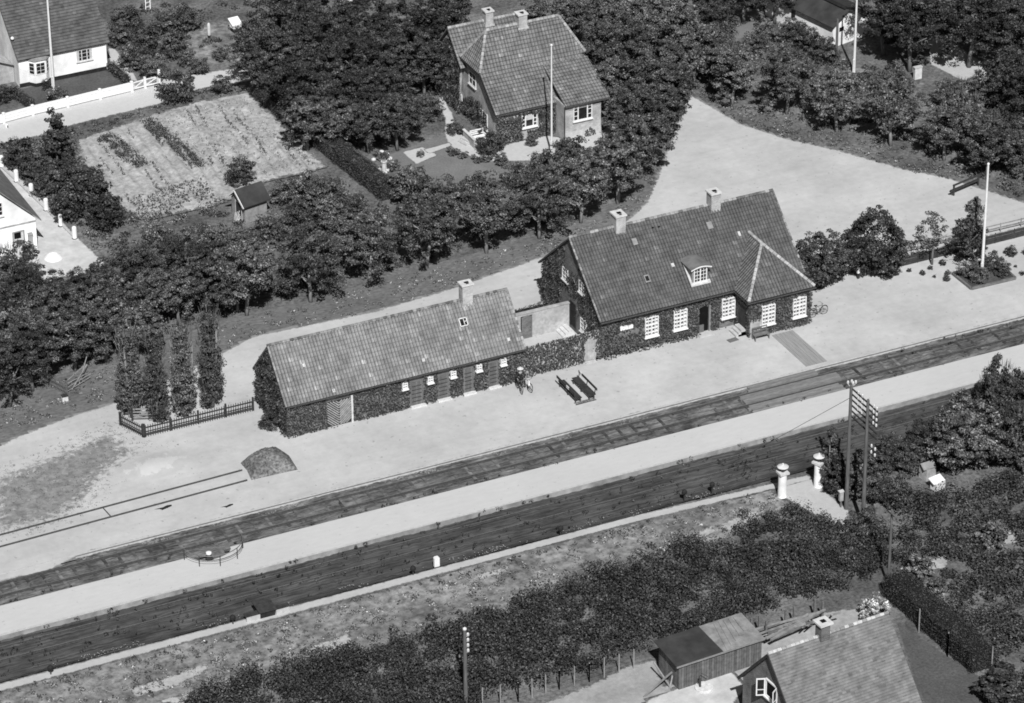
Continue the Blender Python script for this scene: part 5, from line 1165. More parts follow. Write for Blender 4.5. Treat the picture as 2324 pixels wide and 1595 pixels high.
def skin_mesh(name, nodes, edges, mat, parent, sub=2):
    me = bpy.data.meshes.new(name); me.from_pydata([n[0] for n in nodes], edges, []); ob = bpy.data.objects.new(name, me); COL.objects.link(ob); ob.parent = parent
    md = ob.modifiers.new('skin', 'SKIN'); md.use_smooth_shade = True
    for i, n in enumerate(nodes):
        sv = me.skin_vertices[0].data[i]; rr = n[1]; sv.radius = (rr, rr) if np.isscalar(rr) else rr; sv.use_root = (i == 0)
    ss = ob.modifiers.new('sub', 'SUBSURF'); ss.levels = sub; ss.render_levels = sub; me.materials.append(mat); return ob
def person():
    r = thing('person', 'person in broad straw hat and dark clothes between two bicycles by the ivy wall', 'person', (1.14, .95, 0), math.radians(180))
    # facing local +Y (towards the railway), arms out to the two saddles
    J = dict(pel=((0, 0, .95), .13), wai=((0, 0, 1.08), .115), che=((0, .02, 1.3), (.17, .115)), nek=((0, .03, 1.47), .055), hd=((0, .06, 1.6), .09), top=((0, .05, 1.7), .075),
             sl=((-.18, .02, 1.4), .06), el=((-.3, .08, 1.15), .042), wl=((-.34, .24, 1.0), .03), hl=((-.345, .3, .97), .032), sr=((.18, .02, 1.4), .06), er=((.3, .08, 1.15), .042), wr=((.34, .24, 1.0), .03), hr=((.345, .3, .97), .032),
             pl=((-.1, 0, .88), .095), kl=((-.12, .03, .48), .062), al=((-.13, -.01, .09), .04), tl=((-.14, .13, .04), .035), pr=((.1, 0, .88), .095), kr=((.12, .03, .48), .062), ar=((.13, -.01, .09), .04), tr=((.14, .13, .04), .035))
    K = list(J); E_ = [('pel', 'wai'), ('wai', 'che'), ('che', 'nek'), ('nek', 'hd'), ('hd', 'top'), ('che', 'sl'), ('sl', 'el'), ('el', 'wl'), ('wl', 'hl'), ('che', 'sr'), ('sr', 'er'), ('er', 'wr'), ('wr', 'hr'), ('pel', 'pl'), ('pl', 'kl'), ('kl', 'al'), ('al', 'tl'), ('pel', 'pr'), ('pr', 'kr'), ('kr', 'ar'), ('ar', 'tr')]
    nodes = [J[k] for k in K]; ed = [(K.index(a), K.index(b)) for a, b in E_]
    for s, h in ((-1, 'hl'), (1, 'hr')):                       # five fingers closing round the grip
        b = np.array(J[h][0])
        for f in range(4):
            x = -.03+.02*f; nodes += [((b[0]+x, b[1]+.05, b[2]+.005), .009), ((b[0]+x, b[1]+.08-.006*abs(f-1), b[2]-.02), .008), ((b[0]+x, b[1]+.06, b[2]-.05), .007)]; n0 = len(nodes)-3; ed += [(K.index(h), n0), (n0, n0+1), (n0+1, n0+2)]
        nodes += [((b[0]-s*.04, b[1]+.02, b[2]-.02), .01), ((b[0]-s*.045, b[1]+.055, b[2]-.035), .008)]; n0 = len(nodes)-2; ed += [(K.index(h), n0), (n0, n0+1)]
    body = skin_mesh('body', nodes, ed, M['skin'], r)
    def cl(name, ks, es, add, mat):
        sk_mesh = skin_mesh(name, [(J[k][0], tuple(np.array(J[k][1])+add) if not np.isscalar(J[k][1]) else J[k][1]+add) for k in ks], [(ks.index(a), ks.index(b)) for a, b in es], mat, r)
    cl('jacket', ['wai', 'pel', 'che', 'sl', 'el', 'wl', 'sr', 'er', 'wr'], [('wai', 'pel'), ('wai', 'che'), ('che', 'sl'), ('sl', 'el'), ('el', 'wl'), ('che', 'sr'), ('sr', 'er'), ('er', 'wr')], .022, M['cloth'])
    cl('trousers', ['pel', 'pl', 'kl', 'al', 'pr', 'kr', 'ar'], [('pel', 'pl'), ('pl', 'kl'), ('kl', 'al'), ('pel', 'pr'), ('pr', 'kr'), ('kr', 'ar')], .02, M['cloth'])
    cl('shoes', ['al', 'tl', 'ar', 'tr'], [('al', 'tl'), ('ar', 'tr')], .012, M['rubber'])
    m = MB(); m.lathe((0, .06, 1.685), [(.24, 0), (.245, .015), (.12, .03), (.115, .1), (.09, .135), (.02, .14)], 16); m.build('hat', M['straw'], r, local=True)
    m = MB(); m.sphere((0, .045, 1.62), .098, 10, 6); m.build('hair', M['cloth'], r, local=True)
    m = MB()
    m.prism([V3(-.012, .15, 1.6), V3(.012, .15, 1.6), V3(0, .15, 1.635)], V3(0, .03, -.01)); m.build('nose', M['skin'], r, local=True)
    m = MB(); m.sphere((-.034, .148, 1.635), .012); m.sphere((.034, .148, 1.635), .012); m.build('eyes', M['rubber'], r, local=True)
    m = MB(); m.box((0, .148, 1.565), (.05, .01, .012)); m.build('mouth', M['cloth'], r, local=True)
    m = MB(); m.sphere((-.098, .05, 1.61), .025); m.sphere((.098, .05, 1.61), .025); m.build('ears', M['skin'], r, local=True)
person()

def small_things():
    # deck furniture of the brick villa
    c = P(*zM(330, 1050)); r = thing('garden_bench', 'white slatted garden bench on the terrace of the brick villa', 'bench', (16.2, 40.3, 0))
    m = MB()
    for i in range(4): m.box((16.1, 40.0+.12*i, .48), (1.3, .1, .04))
    m.build('seat', M['white'], r); m = MB()
    for i in range(3): m.box((16.1, 40.52, .62+.17*i), (1.3, .04, .1))
    m.build('backrest', M['white'], r)
    for x in (15.5, 16.7): m = MB(); m.box((x, 40.25, .35), (.06, .6, .7)); m.build('leg', M['white'], r)
    r = thing('garden_table', 'white topped garden table on the terrace beside the slatted bench', 'table', (16.75, 39.1, 0)); m = MB(); m.box((16.75, 39.1, .75), (1.15, .8, .05)); m.build('tabletop', M['white'], r)
    for (x, y) in ((16.3, 38.8), (17.2, 38.8), (16.3, 39.4), (17.2, 39.4)): m = MB(); m.bar((x, y, 0), (x, y, .73), .06); m.build('leg', M['white_old'], r)
    r = thing('terrace_steps', 'broad pale steps leading up to the villa terrace', 'steps', P(1052, 322))
    p = P(1060, 322)
    for i in range(3): m = MB(); q = p+V3(.28*i, .18*i, .07+.13*i); m.box(q, (1.2-.2*i, 1.1, .14), .3); m.build('step', M['concrete'], r)
    r = thing('terrace_wall', 'low white terrace wall around the garden furniture of the villa', 'wall', (15.3, 39.8, 0)); m = MB(); m.box((15.25, 40.2, .4), (.14, 2.2, .8)); m.build('wall', M['plaster_old'], r); m = MB(); m.box((15.25, 40.2, .84), (.24, 2.3, .07)); m.build('coping', M['stone'], r)
    # beehive, ladder, statue in the top left garden
    p = P(536, 70); r = thing('beehive', 'white beehive with sloping lid and dark base among the upper garden beds', 'beehive', p); m = MB(); m.box(p+V3(0, 0, .2), (.8, .6, .4), .2); m.build('base', M['tar'], r); m = MB(); m.box(p+V3(0, 0, .55), (.9, .7, .3), .2); m.build('box', M['white'], r); m = MB(); m.prism([p+V3(-.5, -.45, .7), p+V3(.5, -.35, .7), p+V3(.4, .5, 1.15), p+V3(-.6, .4, 1.15)], V3(0, 0, .06)); m.build('lid', M['white'], r)
    p = P(475, 86); r = thing('garden_post', 'slim pale post with rounded top standing left of the white beehive', 'post', p); m = MB(); m.lathe(p, [(.14, .3), (.15, .4), (.15, 1.3), (.1, 1.45), (.03, 1.5)], 10); m.build('post', M['stone'], r); m = MB(); m.lathe(p, [(.12, 0), (.12, .3)], 10); m.build('foot', M['tar'], r)
    a, b = P(331, 26), P(336, 26); r = thing('ladder', 'white ladder leaning in the orchard trees at the top edge', 'ladder', a); t = V3(.5, 1.2, 3.2); m = MB()
    w_ = V3(.5, .15, 0)
    for q in (a, a+w_): s = MB(); s.bar(q, q+t, .06, .09); s.build('stile', M['white'], r)
    for k in range(1, 9): s = MB(); s.bar(a+t*k/9, a+w_+t*k/9, .05); s.build('rung', M['white'], r)
    # hutches on the right
    p = P(2104, 1083); r = thing('bee_shed', 'small box hut with tarred gable roof in the rough grass on the right', 'hut', p); m = MB(); m.box(p+V3(0, 0, .5), (.95, .8, 1.0), .25); m.build('box', M['plaster_old'], r); m = MB(); m.prism([p+V3(-.62, -.5, .98), p+V3(.52, -.42, .98), p+V3(.45, .05, 1.3), p+V3(-.65, -.03, 1.3)], V3(0, 0, .05)); m.prism([p+V3(-.65, -.03, 1.3), p+V3(.45, .05, 1.3), p+V3(.38, .5, 1.0), p+V3(-.7, .42, 1.0)], V3(0, 0, .05)); m.build('roof', M['felt_pale'], r); m = MB(); m.box(p+V3(-.2, -.42, .5), (.3, .05, .5), .25); m.build('door', M['wood_dark'], r)
    p = P(2128, 1107); r = thing('hen_coop', 'low white hen coop in front of the box hut on the right', 'coop', p); m = MB(); m.box(p+V3(0, 0, .3), (.95, .6, .6), .25); m.build('box', M['white_old'], r); m = MB(); m.prism([p+V3(-.6, -.42, .6), p+V3(.5, -.2, .6), p+V3(.38, .4, .85), p+V3(-.72, .2, .85)], V3(0, 0, .06)); m.build('lid', M['white'], r)
    # well, pump
    p = P(*zR(420, 817)); r = thing('well_cover', 'round white concrete well cover in the yard before the plank shed', 'well cover', p); m = MB(); m.lathe(p, [(.64, 0), (.64, .12), (.6, .15)], 28); m.build('slab', M['white_old'], r)
    r = thing('hand_pump', 'dark iron hand pump standing on the round well cover', 'pump', p); m = MB(); m.lathe(p+V3(-.25, .1, .14), [(.08, 0), (.07, .6), (.1, .65), (.1, .8), (.03, .88)], 8); m.build('barrel', M['iron'], r); m = MB(); m.tube([p+V3(-.25, .1, .9), p+V3(-.05, .25, 1.05), p+V3(.35, .15, .75)], .025, 6); m.build('handle', M['iron'], r); m = MB(); m.tube([p+V3(-.25, .1, .75), p+V3(-.45, -.05, .7)], .03, 6); m.build('spout', M['iron'], r)
    # timber trestles
    r = thing('timber_stack', 'long poles and boards stacked on trestles behind the shingled house', 'timber stack', P(1790, 1420))
    for i in range(13):
        a, b = P(1722+random.uniform(-22, 40), 1440+random.uniform(-12, 14), random.uniform(.5, 1.1)), P(1850+random.uniform(-30, 30), 1398+random.uniform(-16, 18), random.uniform(.6, 1.3)); m = MB(); m.bar(a, b, random.uniform(.08, .17), .12); m.build('pole', M[('wood_grey', 'felt_pale', 'wood')[i % 3]], r)
    for (u, v) in ((1704, 1446), (1722, 1440), (1738, 1452), (1782, 1428), (1801, 1419), (1848, 1402), (1866, 1408)): q = P(u, v); m = MB(); m.bar(q, q+V3(0, 0, 1.55), .13); m.build('upright', M['wood'], r)
    r = thing('sawhorse', 'pale crossed sawhorse in front of the timber stack', 'sawhorse', P(1830, 1420))
    for (a, b) in ((P(1827, 1424), P(1822, 1424, 1.3)), (P(1844, 1418), P(1834, 1420, 1.4)), (P(1812, 1410), P(1826, 1414, 1.1)), (P(1826, 1409), P(1838, 1408, 1.1)), (P(1825, 1420, .5), P(1841, 1415, .5)), (P(1823, 1421, .9), P(1838, 1416, .9))): m = MB(); m.bar(a, b, .08); m.build('beam', M['felt_pale'], r)
    r = thing('clothes_frame', 'tall pole frame with a cross bar behind the chimney of the shingled house', 'frame', P(1875, 1405))
    for (a, b) in ((P(1862, 1420), P(1868, 1400, 1.6)), (P(1875, 1406), P(1875, 1406, 2.1)), (P(1888, 1395), P(1888, 1395, 1.8)), (P(1866, 1400, 1.6), P(1908, 1390, 1.4))): m = MB(); m.bar(a, b, .1); m.build('pole', M['wood_grey'], r)
    rails_fence('wire_fence', 'wire fence of thin uneven posts along the foot of the dark thicket', [V3(-19.5, -36.1, 0), V3(-17.1, -36.6, 0), V3(-14.0, -36.5, 0), V3(-11.8, -36.6, 0), V3(-8.4, -36.5, 0)], (.45, .9), 1.55, 1.2, 'iron', th=.07, pmat='wood_grey', wire=True)
    rails_fence('wire_fence', 'tall wire fence posts along the right side of the clipped lower hedge', [P(2085, 1435), P(2150, 1490), P(2250, 1520)], (.8, 1.4), 1.9, 4.0, 'iron', pmat='wood_grey', wire=True)
    p = P(872, 392); r = thing('garden_ornament', 'pale stone plinth with sundial beside the long clipped hedge', 'ornament', p); m = MB(); m.lathe(p, [(.28, 0), (.26, .1), (.2, .2), (.2, .95), (.27, 1.05), (.27, 1.12)], 8); m.build('plinth', M['stone'], r); m = MB(); m.lathe(p+V3(0, 0, 1.12), [(.18, 0), (.16, .05)], 12); m.bar(p+V3(0, 0, 1.14), p+V3(.1, 0, 1.3), .02); m.build('dial', M['lead'], r)
    rk = thing('rockery', 'pale rockery stones around the sundial at the hedge', 'rockery', P(866, 372))
    for (u, v, s_) in ((858, 350, .3), (866, 345, .25), (876, 350, .35), (884, 360, .28), (890, 372, .3), (880, 385, .3), (848, 362, .22), (860, 385, .25)): q = P(u, v); m = MB(); m.lathe(q, [(s_, -.05), (s_*.9, s_*.4), (s_*.4, s_*.7), (.02, s_*.75)], 7, random.uniform(.8, 1.2)); m.build('stone', M['stone'], rk)
    p = P(2062, 168); r = thing('pale_gatepost', 'pale square post between the shrubs right of the second flagpole row', 'post', P(2082, 178)); p = P(2082, 178); m = MB(); m.box(p+V3(0, 0, .55), (.7, .3, 1.1)); m.build('post', M['stone'], r); m = MB(); m.box(p+V3(0, 0, 1.13), (.8, .4, .08)); m.build('cap', M['concrete'], r)
    r['label'] = 'broad pale gatepost in the shrubs beside the shaded path'
    # kerbed flower bed on the platform
    r = thing('kerb_bed', 'square bed edged with dark kerb stones round the platform flagpole', 'flower bed', (41.9, .4, 0)); q = [V3(39.87, 1.83, 0), V3(39.89, -1.0, 0), V3(43.94, -1.06, 0), V3(44.05, 1.85, 0)]
    for a, b in zip(q, q[1:]+q[:1]): m = MB(); m.bar(a+V3(0, 0, .1), b+V3(0, 0, .1), .18, .22); m.build('kerb', M['wood'], r)
    m = MB(); m.prism([p_*1.0+V3(0, 0, .02) for p_ in q], V3(0, 0, .08)); m.build('soil', gray('soil', .05, .1, 4, .95), r)
    for i, (u, v, s_, lb) in enumerate(((373, 1153, .3, 'dark oil soaked patch of tar on the sand beside the siding'), (517, 1149, .22, 'small dark scrap lying on the platform sand right of the tar patch'))):
        p = P(u, v); m = MB(); k = 14
        pts = [p+V3(s_*(1.6+.8*math.sin(3*q)+.4*math.sin(5*q+1))*math.cos(q), s_*(.9+.5*math.sin(2*q+1)+.2*math.sin(7*q))*math.sin(q), .03) for q in np.linspace(0, 2*math.pi, k, endpoint=False)]
        m.add(pts+[p+V3(0, 0, .07)], [(j, (j+1) % k, k) for j in range(k)]); tag(m.build('tar_patch' if i == 0 else 'scrap', M['tar']), lb, 'patch' if i == 0 else 'scrap')
small_things()

# ================================================================ VEGETATION
def crown_mesh(mb, c, rx, rz, nclump, per, cr, size, flatbot=.55, up=.25, shell=.5, shade=1.0, ry=None, squash=None):
    c = np.asarray(c, float); ry = ry or rx
    d = rand_unit(nclump); d[:, 2] = np.where(d[:, 2] < -flatbot, -flatbot*rng.random(nclump), d[:, 2])
    rad = rng.uniform(shell, 1.0, nclump)**.6
    lob = 1+.18*np.sin(np.arctan2(d[:, 1], d[:, 0])*3+rng.uniform(0, 6))+.12*np.sin(d[:, 2]*5+rng.uniform(0, 6))
    p = c+d*np.stack([rx*lob, ry*lob, rz*lob], 1)*rad[:, None]
    if squash is not None: p = squash(p)
    for q in p:
        r = cr*rng.uniform(.65, 1.25); n = int(per*rng.uniform(.7, 1.25)); u = rand_unit(n); u[:, 2] = np.abs(u[:, 2])*.8+u[:, 2]*.2
        k = rng.uniform(.45, 1, n)[:, None]; pos = q+u*k*r*V3(1, 1, .75)
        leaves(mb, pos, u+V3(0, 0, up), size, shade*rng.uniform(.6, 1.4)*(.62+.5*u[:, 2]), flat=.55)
def make_tree(kind, seed):
    global rng
    keep = rng; rng = np.random.default_rng(seed)
    cm, tm = MB(), MB()
    if kind == 'round':
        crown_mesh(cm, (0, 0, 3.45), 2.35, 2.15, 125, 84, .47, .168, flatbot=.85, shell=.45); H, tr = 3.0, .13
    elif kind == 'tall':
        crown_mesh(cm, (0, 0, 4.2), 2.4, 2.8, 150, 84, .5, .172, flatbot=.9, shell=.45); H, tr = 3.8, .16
    elif kind == 'dome':
        crown_mesh(cm, (0, 0, 2.5), 2.25, 2.45, 290, 62, .42, .16, flatbot=.97, shell=.75); H, tr = 2.2, .14
    elif kind == 'open':
        crown_mesh(cm, (0, 0, 3.3), 1.7, 1.9, 40, 40, .5, .2, flatbot=.9, shell=.3); H, tr = 3.2, .1
    elif kind == 'bush':
        crown_mesh(cm, (0, 0, .75), 1.0, .85, 60, 66, .32, .115, flatbot=.7); H, tr = .8, .06
    elif kind == 'shaggy':
        crown_mesh(cm, (0, 0, 1.7), 2.0, 1.9, 115, 80, .45, .17, flatbot=.85, up=.4); H, tr = 2.0, .14
        d = rand_unit(220); d[:, 2] = np.abs(d[:, 2]); b = V3(0, 0, 1.6)+d*V3(1.9, 1.9, 1.8); o = d*.22+V3(0, 0, 1)*rng.uniform(.1, .4, 220)[:, None]; s = rand_unit(220)*.03
        cm.quads(np.stack([b-s, b+s, b+o+s*.2, b+o-s*.2], 1), rng.uniform(.7, 1.5, 220))
    elif kind == 'conifer':
        for i in range(60):
            t = rng.random()**.7; z = .25+3.6*(1-t); r = .15+1.05*t*(1 if z > .6 else .8); q = rng.uniform(0, 6.28); rr = r*rng.uniform(.5, 1)
            crown_mesh(cm, (rr*math.cos(q), rr*math.sin(q), z), .26, .26, 3, 34, .26, .17, up=.3)
        H, tr = 3.2, .09
    elif kind == 'poplar':
        for i in range(150):
            t = rng.random(); z = .4+7.2*t; r = .98*(math.sin(min(1, t*1.35+.12)*math.pi*.92)**.6*.85+.12); q = rng.uniform(0, 6.28); rr = r*rng.uniform(.35, 1)
            crown_mesh(cm, (rr*math.cos(q), rr*math.sin(q), z), .28, .42, 2, 46, .34, .14, up=.6)
        d = rng.uniform(0, 6.28, 350); z = rng.uniform(.6, 7.6, 350); rr = .85*rng.uniform(.5, 1.05, 350); b = np.stack([rr*np.cos(d), rr*np.sin(d), z], 1); o = np.stack([np.cos(d)*.18, np.sin(d)*.18, np.full(350, .7)], 1); s = rand_unit(350)*.04
        cm.quads(np.stack([b-s, b+s, b+o+s*.2, b+o-s*.2], 1), rng.uniform(.8, 1.7, 350)); H, tr = 6.5, .13
    elif kind == 'flower':
        crown_mesh(cm, (0, 0, .5), .8, .6, 34, 34, .26, .15); H, tr = .5, .04
    w = .12*H*rng.uniform(-1, 1, 2)
    tm.tube([(0, 0, -.15), (w[0]*.3, w[1]*.3, H*.3), (w[0], w[1], H*.65), (w[0]*.8, w[1]*1.2, H)], [tr*1.25, tr, tr*.8, tr*.45], 8)
    for k in range(5):
        q = 2*math.pi*k/5+rng.uniform(-.4, .4); L = H*.42 if kind not in ('poplar', 'conifer') else .5; z0 = H*(.5+.08*k)
        tm.tube([(w[0], w[1], z0), (w[0]+L*.5*math.cos(q), w[1]+L*.5*math.sin(q), z0+L*.45), (w[0]+L*math.cos(q), w[1]+L*math.sin(q), z0+L*.8)], [tr*.5, tr*.33, tr*.15], 5)
    rng = keep
    return cm, tm
PROTO = {}
KN = dict(dome='tree', round='tree', tall='tree', open='young_tree', bush='bush', shaggy='shrub', conifer='conifer_bush', poplar='poplar_tree', flower='flowering_bush')
KC = dict(dome='tree', round='tree', tall='tree', open='tree', bush='bush', shaggy='shrub', conifer='conifer', poplar='tree', flower='bush')
def plant(kind, p, s=1.0, label='', group=None, mat='leaf', tmat='bark', sz=None, name=None, tilt=None):
    v = random.randrange(4 if kind in ('round', 'tall', 'bush') else 2); key = (kind, v, mat, tmat)
    if key not in PROTO:
        cm, tm = make_tree(kind, hash_seed(kind)+v*13); PROTO[key] = None
        r = thing(name or KN[kind], label, KC[kind], (0, 0, 0)); cm.build('crown' if kind not in ('bush', 'flower', 'shaggy', 'conifer') else 'foliage', M[mat], r, local=True)
        tm.build('trunk' if kind not in ('bush', 'flower') else 'stems', M[tmat], r, local=True, smooth=True)
        PROTO[key] = r
    else:
        r = dup(PROTO[key], (0, 0, 0)); r.name = name or KN[kind]
        if 'group' in r: del r['group']
    r.location = Vector((float(p[0]), float(p[1]), 0)); r.rotation_euler = (0, 0, random.uniform(0, 6.28))
    if tilt: r.rotation_euler = tilt
    sz = sz or s*random.uniform(.94, 1.06); r.scale = (s, s, sz)
    r['label'] = label
    if group: r['group'] = group
    return r
def hash_seed(k): return sum(ord(c)*(i+3) for i, c in enumerate(k))
def row(kind, pts, fmt, group, s=1.0, mode='b', h=3.7, mat='leaf', tmat='bark', jit=.08):
    for i, q in enumerate(pts):
        sc = s*(q[2] if len(q) > 2 else 1.0)*random.uniform(1-jit, 1+jit)
        p = P(q[0], q[1]) if mode == 'b' else PC(q[0], q[1], h*sc)
        plant(kind, p, sc, fmt.format(ORD[i]), group, mat, tmat)

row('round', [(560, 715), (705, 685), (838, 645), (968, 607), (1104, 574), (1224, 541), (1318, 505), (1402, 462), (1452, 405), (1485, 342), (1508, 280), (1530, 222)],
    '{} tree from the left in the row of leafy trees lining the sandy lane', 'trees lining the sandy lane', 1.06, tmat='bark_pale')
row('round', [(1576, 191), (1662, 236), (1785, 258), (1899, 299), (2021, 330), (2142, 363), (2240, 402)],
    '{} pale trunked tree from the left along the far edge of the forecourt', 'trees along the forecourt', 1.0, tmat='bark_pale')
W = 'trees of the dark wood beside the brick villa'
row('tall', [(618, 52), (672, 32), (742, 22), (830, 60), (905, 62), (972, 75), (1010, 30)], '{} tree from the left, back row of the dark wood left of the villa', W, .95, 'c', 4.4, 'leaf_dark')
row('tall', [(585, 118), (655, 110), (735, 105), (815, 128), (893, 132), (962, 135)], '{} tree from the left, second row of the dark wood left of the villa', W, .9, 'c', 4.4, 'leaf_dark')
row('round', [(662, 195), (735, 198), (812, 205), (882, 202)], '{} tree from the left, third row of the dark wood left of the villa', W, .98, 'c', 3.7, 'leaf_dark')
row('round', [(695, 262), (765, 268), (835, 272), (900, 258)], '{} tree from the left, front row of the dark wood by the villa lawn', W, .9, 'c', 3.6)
row('tall', [(985, 105), (1006, 62)], '{} tree from below touching the left wing of the brick villa', 'trees touching the villa wing', .72, 'c', 4.4, 'leaf_dark')
G = 'trees between the brick villa and the forecourt'
row('tall', [(1245, 10), (1325, 22), (1395, 30), (1465, 40), (1530, 62)], '{} tree from the left, back row of the trees right of the villa', G, .95, 'c', 4.4)
row('tall', [(1375, 100), (1440, 108), (1505, 120)], '{} tree from the left, middle row of the trees right of the villa', G, .95, 'c', 4.4)
row('round', [(1400, 178), (1462, 185), (1515, 190)], '{} tree from the left, third row of the trees right of the villa', G, 1.0, 'c', 3.7)
row('round', [(1432, 250), (1488, 245)], '{} tree from the left beside the pale bay of the brick villa', G, .95, 'c', 3.7)
row('bush', [(1300, 352, 1.6), (1240, 378, 1.5), (1175, 398, 1.35), (1395, 345, 1.6)], '{} big bush along the villa lawn in front of the flagpole, listed as planted', 'big bushes along the villa lawn', 1.0, 'c', .8)
for o_, l_ in zip([o for o in COL.objects if o.get('group') == 'big bushes along the villa lawn'], ('big bush just right of the foot of the villa flagpole', 'big bush hiding the foot of the villa flagpole', 'big bush on the villa lawn left of the flagpole foot', 'big bush under the pale bay of the villa, furthest right on the lawn')): o_['label'] = l_
N_ = 'trees in the upper right corner'
row('tall', [(1560, 25), (1618, 18), (1690, -40), (1760, -40)], '{} tree from the left along the top edge above the forecourt', N_, .9, 'c', 4.4, 'leaf_dark')
row('round', [(1600, 85), (1642, 128)], '{} tree from the left behind the pale trunked forecourt row', N_, .9, 'c', 3.7)
row('bush', [(1715, 100), (1775, 120), (1742, 75), (1835, 165), (1870, 180), (1965, 185), (2030, 165)], '{} bush from the left in the rough beds behind the forecourt trees', 'bushes behind the forecourt trees', 1.1, 'c', .8)
row('bush', [(1800, 66), (1828, 84), (1852, 100), (1874, 116)], '{} dark bush from the back along the white wall of the felt roofed cottage', 'bushes along the cottage wall', 1.22, 'c', .9, 'leaf_dark')
row('tall', [(2010, 15), (2070, 40), (2140, 15), (2205, 35), (2275, 30)], '{} dark tree from the left along the top edge right of the cottage', N_, 1.1, 'c', 4.4, 'leaf_dark')
row('tall', [(2290, 60), (2320, 95), (2290, 185), (2335, 215)], '{} dark tree counted downwards in the cluster at the upper right edge', N_, 1.0, 'c', 4.4, 'leaf_dark')
row('shaggy', [(2205, 255), (2250, 300), (2300, 290), (2170, 215), (2330, 350), (2230, 215)], '{} shaggy shrub of the pale green group right of the forecourt row', 'shaggy shrubs right of the forecourt', 1.0, 'c', 1.8)
row('bush', [(288, 42, 1.4), (372, 48, 1.3), (420, 40, 1.3), (268, 75, 1.3), (330, 90, 1.5), (395, 100, 1.4), (300, 130, 1.4), (350, 150, 1.3), (425, 130, .9), (500, 120, .7), (455, 150, .8)], '{} bush in the orchard right of the white house', 'bushes in the orchard', 1.0, 'c', .9)
for i, (o_, l_) in enumerate(zip([o for o in COL.objects if o.get('group') == 'bushes in the orchard'], ('dark orchard bush beside the roof edge of the white house', 'orchard bush below the white ladder', 'orchard bush furthest up and right of the ladder', 'orchard bush touching the right gable of the white house', 'large orchard bush in the middle of the group', 'orchard bush left of the pale garden post', 'orchard bush over the gravel path beside the white house', 'orchard bush nearest the white gate', 'small bush right of the orchard beside the road', 'small round bush below the white beehive', 'small bush between the road and the orchard beds'))): o_['label'] = l_
plant('bush', P(402, 230), 1.6, 'tall dark bush on the road verge right of the white gate'); plant('bush', P(503, 212), .95, 'small bush by itself on the road verge near the dark wood')
plant('flower', P(127, 228), 1.1, 'round pale flowering bush at the foot of the flagpole by the white house', mat='leaf_light'); plant('bush', P(108, 202), .55, 'small dark evergreen under the bay window of the white house', mat='leaf_dark'); plant('bush', P(8, 232), .9, 'dark bush at the left edge beside the white house', mat='leaf_dark')
plant('conifer', P(132, 375), 1.35, 'tall pointed evergreen left of the vegetable plot', mat='leaf_dark')
row('bush', [(45, 345, 1.4), (75, 380, 1.3), (165, 400, 1.5), (110, 410, 1.3), (195, 445, 2.0), (150, 470, 1.3), (240, 480, 1.6), (210, 395, 1.0)], '{} dark bush between the bollards and the vegetable plot', 'bushes between the bollards and the vegetable plot', 1.0, 'c', .9, 'leaf_dark')
for o_, l_ in zip([o for o in COL.objects if o.get('group') == 'bushes between the bollards and the vegetable plot'], ('dark bush at the back by the road, left of the pointed evergreen', 'dark bush right behind the second bollard', 'dark bush just below the pointed evergreen', 'dark bush left of the pointed evergreen foot', 'largest dark bush at the lower left corner of the vegetable plot', 'dark bush beside the foremost bollards', 'dark bush below the seedling patch', 'small dark bush at the left end of the dark crop row')): o_['label'] = l_
row('shaggy', [(28, 605, 1.1), (62, 650, .95), (8, 690, 1.1)], '{} dark lilac shrub counted from the whitewashed gable at the left edge', 'lilac shrubs before the whitewashed house', 1.0, 'c', 1.9, 'leaf_dark')
LW = 'trees of the lower left wood'
row('round', [(150, 655), (225, 645), (300, 600), (370, 600), (440, 590), (505, 585)], '{} tree from the left in the back row of the lower left wood', LW, .82, 'c', 3.6, 'leaf_dark')
row('round', [(95, 715), (170, 705), (250, 690), (325, 665), (400, 655), (475, 640), (535, 625)], '{} tree from the left in the middle row of the lower left wood', LW, .88, 'c', 3.6)
row('tall', [(15, 835), (68, 805)], '{} tree from the left in the lowest row at the sandy lane end', LW, .8, 'c', 4.2, 'leaf_dark')
row('round', [(25, 770), (95, 770), (165, 755), (235, 740), (305, 735)], '{} tree from the left in the front row of the lower left wood', LW, .92, 'c', 3.6)
plant('bush', P(548, 418), 1.35, 'bush directly behind the roof of the garden shed')
row('bush', [(650, 432, 1.4), (705, 430, 1.5), (752, 440, 1.3), (798, 462, 1.0), (620, 510, 1.4), (680, 490, 1.5), (745, 480, 1.5), (540, 545, 1.4), (480, 545, 1.4), (420, 550, 1.3), (360, 530, 1.2), (770, 500, 1.4), (850, 492, 1.0)], '{} bush of the shrubbery round the garden shed', 'bushes round the garden shed', 1.0, 'c', .9)
for o_, l_ in zip([o for o in COL.objects if o.get('group') == 'bushes round the garden shed'], ('bush touching the right wall of the garden shed', 'second bush right of the garden shed', 'bush between garden shed and clipped hedge, middle one', 'bush leaning on the clipped hedge', 'bush in front of the garden shed wall, to its lower right', 'bush in front of the lane trees, below the shed shrubbery', 'bush below the middle of the clipped hedge', 'bush below the split poles', 'bush below the seedling patch, right one', 'bush below the seedling patch, middle one', 'bush below the seedling patch, left one', 'bush between the hedge end and the lane trees', 'bush at the lower end of the clipped hedge')): o_['label'] = l_
plant('bush', PC(932, 425, 1.4), 1.9, 'large round shrub at the lower left corner of the villa lawn'); plant('bush', PC(1010, 445, 1.2), 1.6, 'shrub on the lower edge of the villa lawn beside the large round one'); plant('bush', PC(1090, 430, 1.2), 1.5, 'shrub at the middle of the lower edge of the villa lawn')
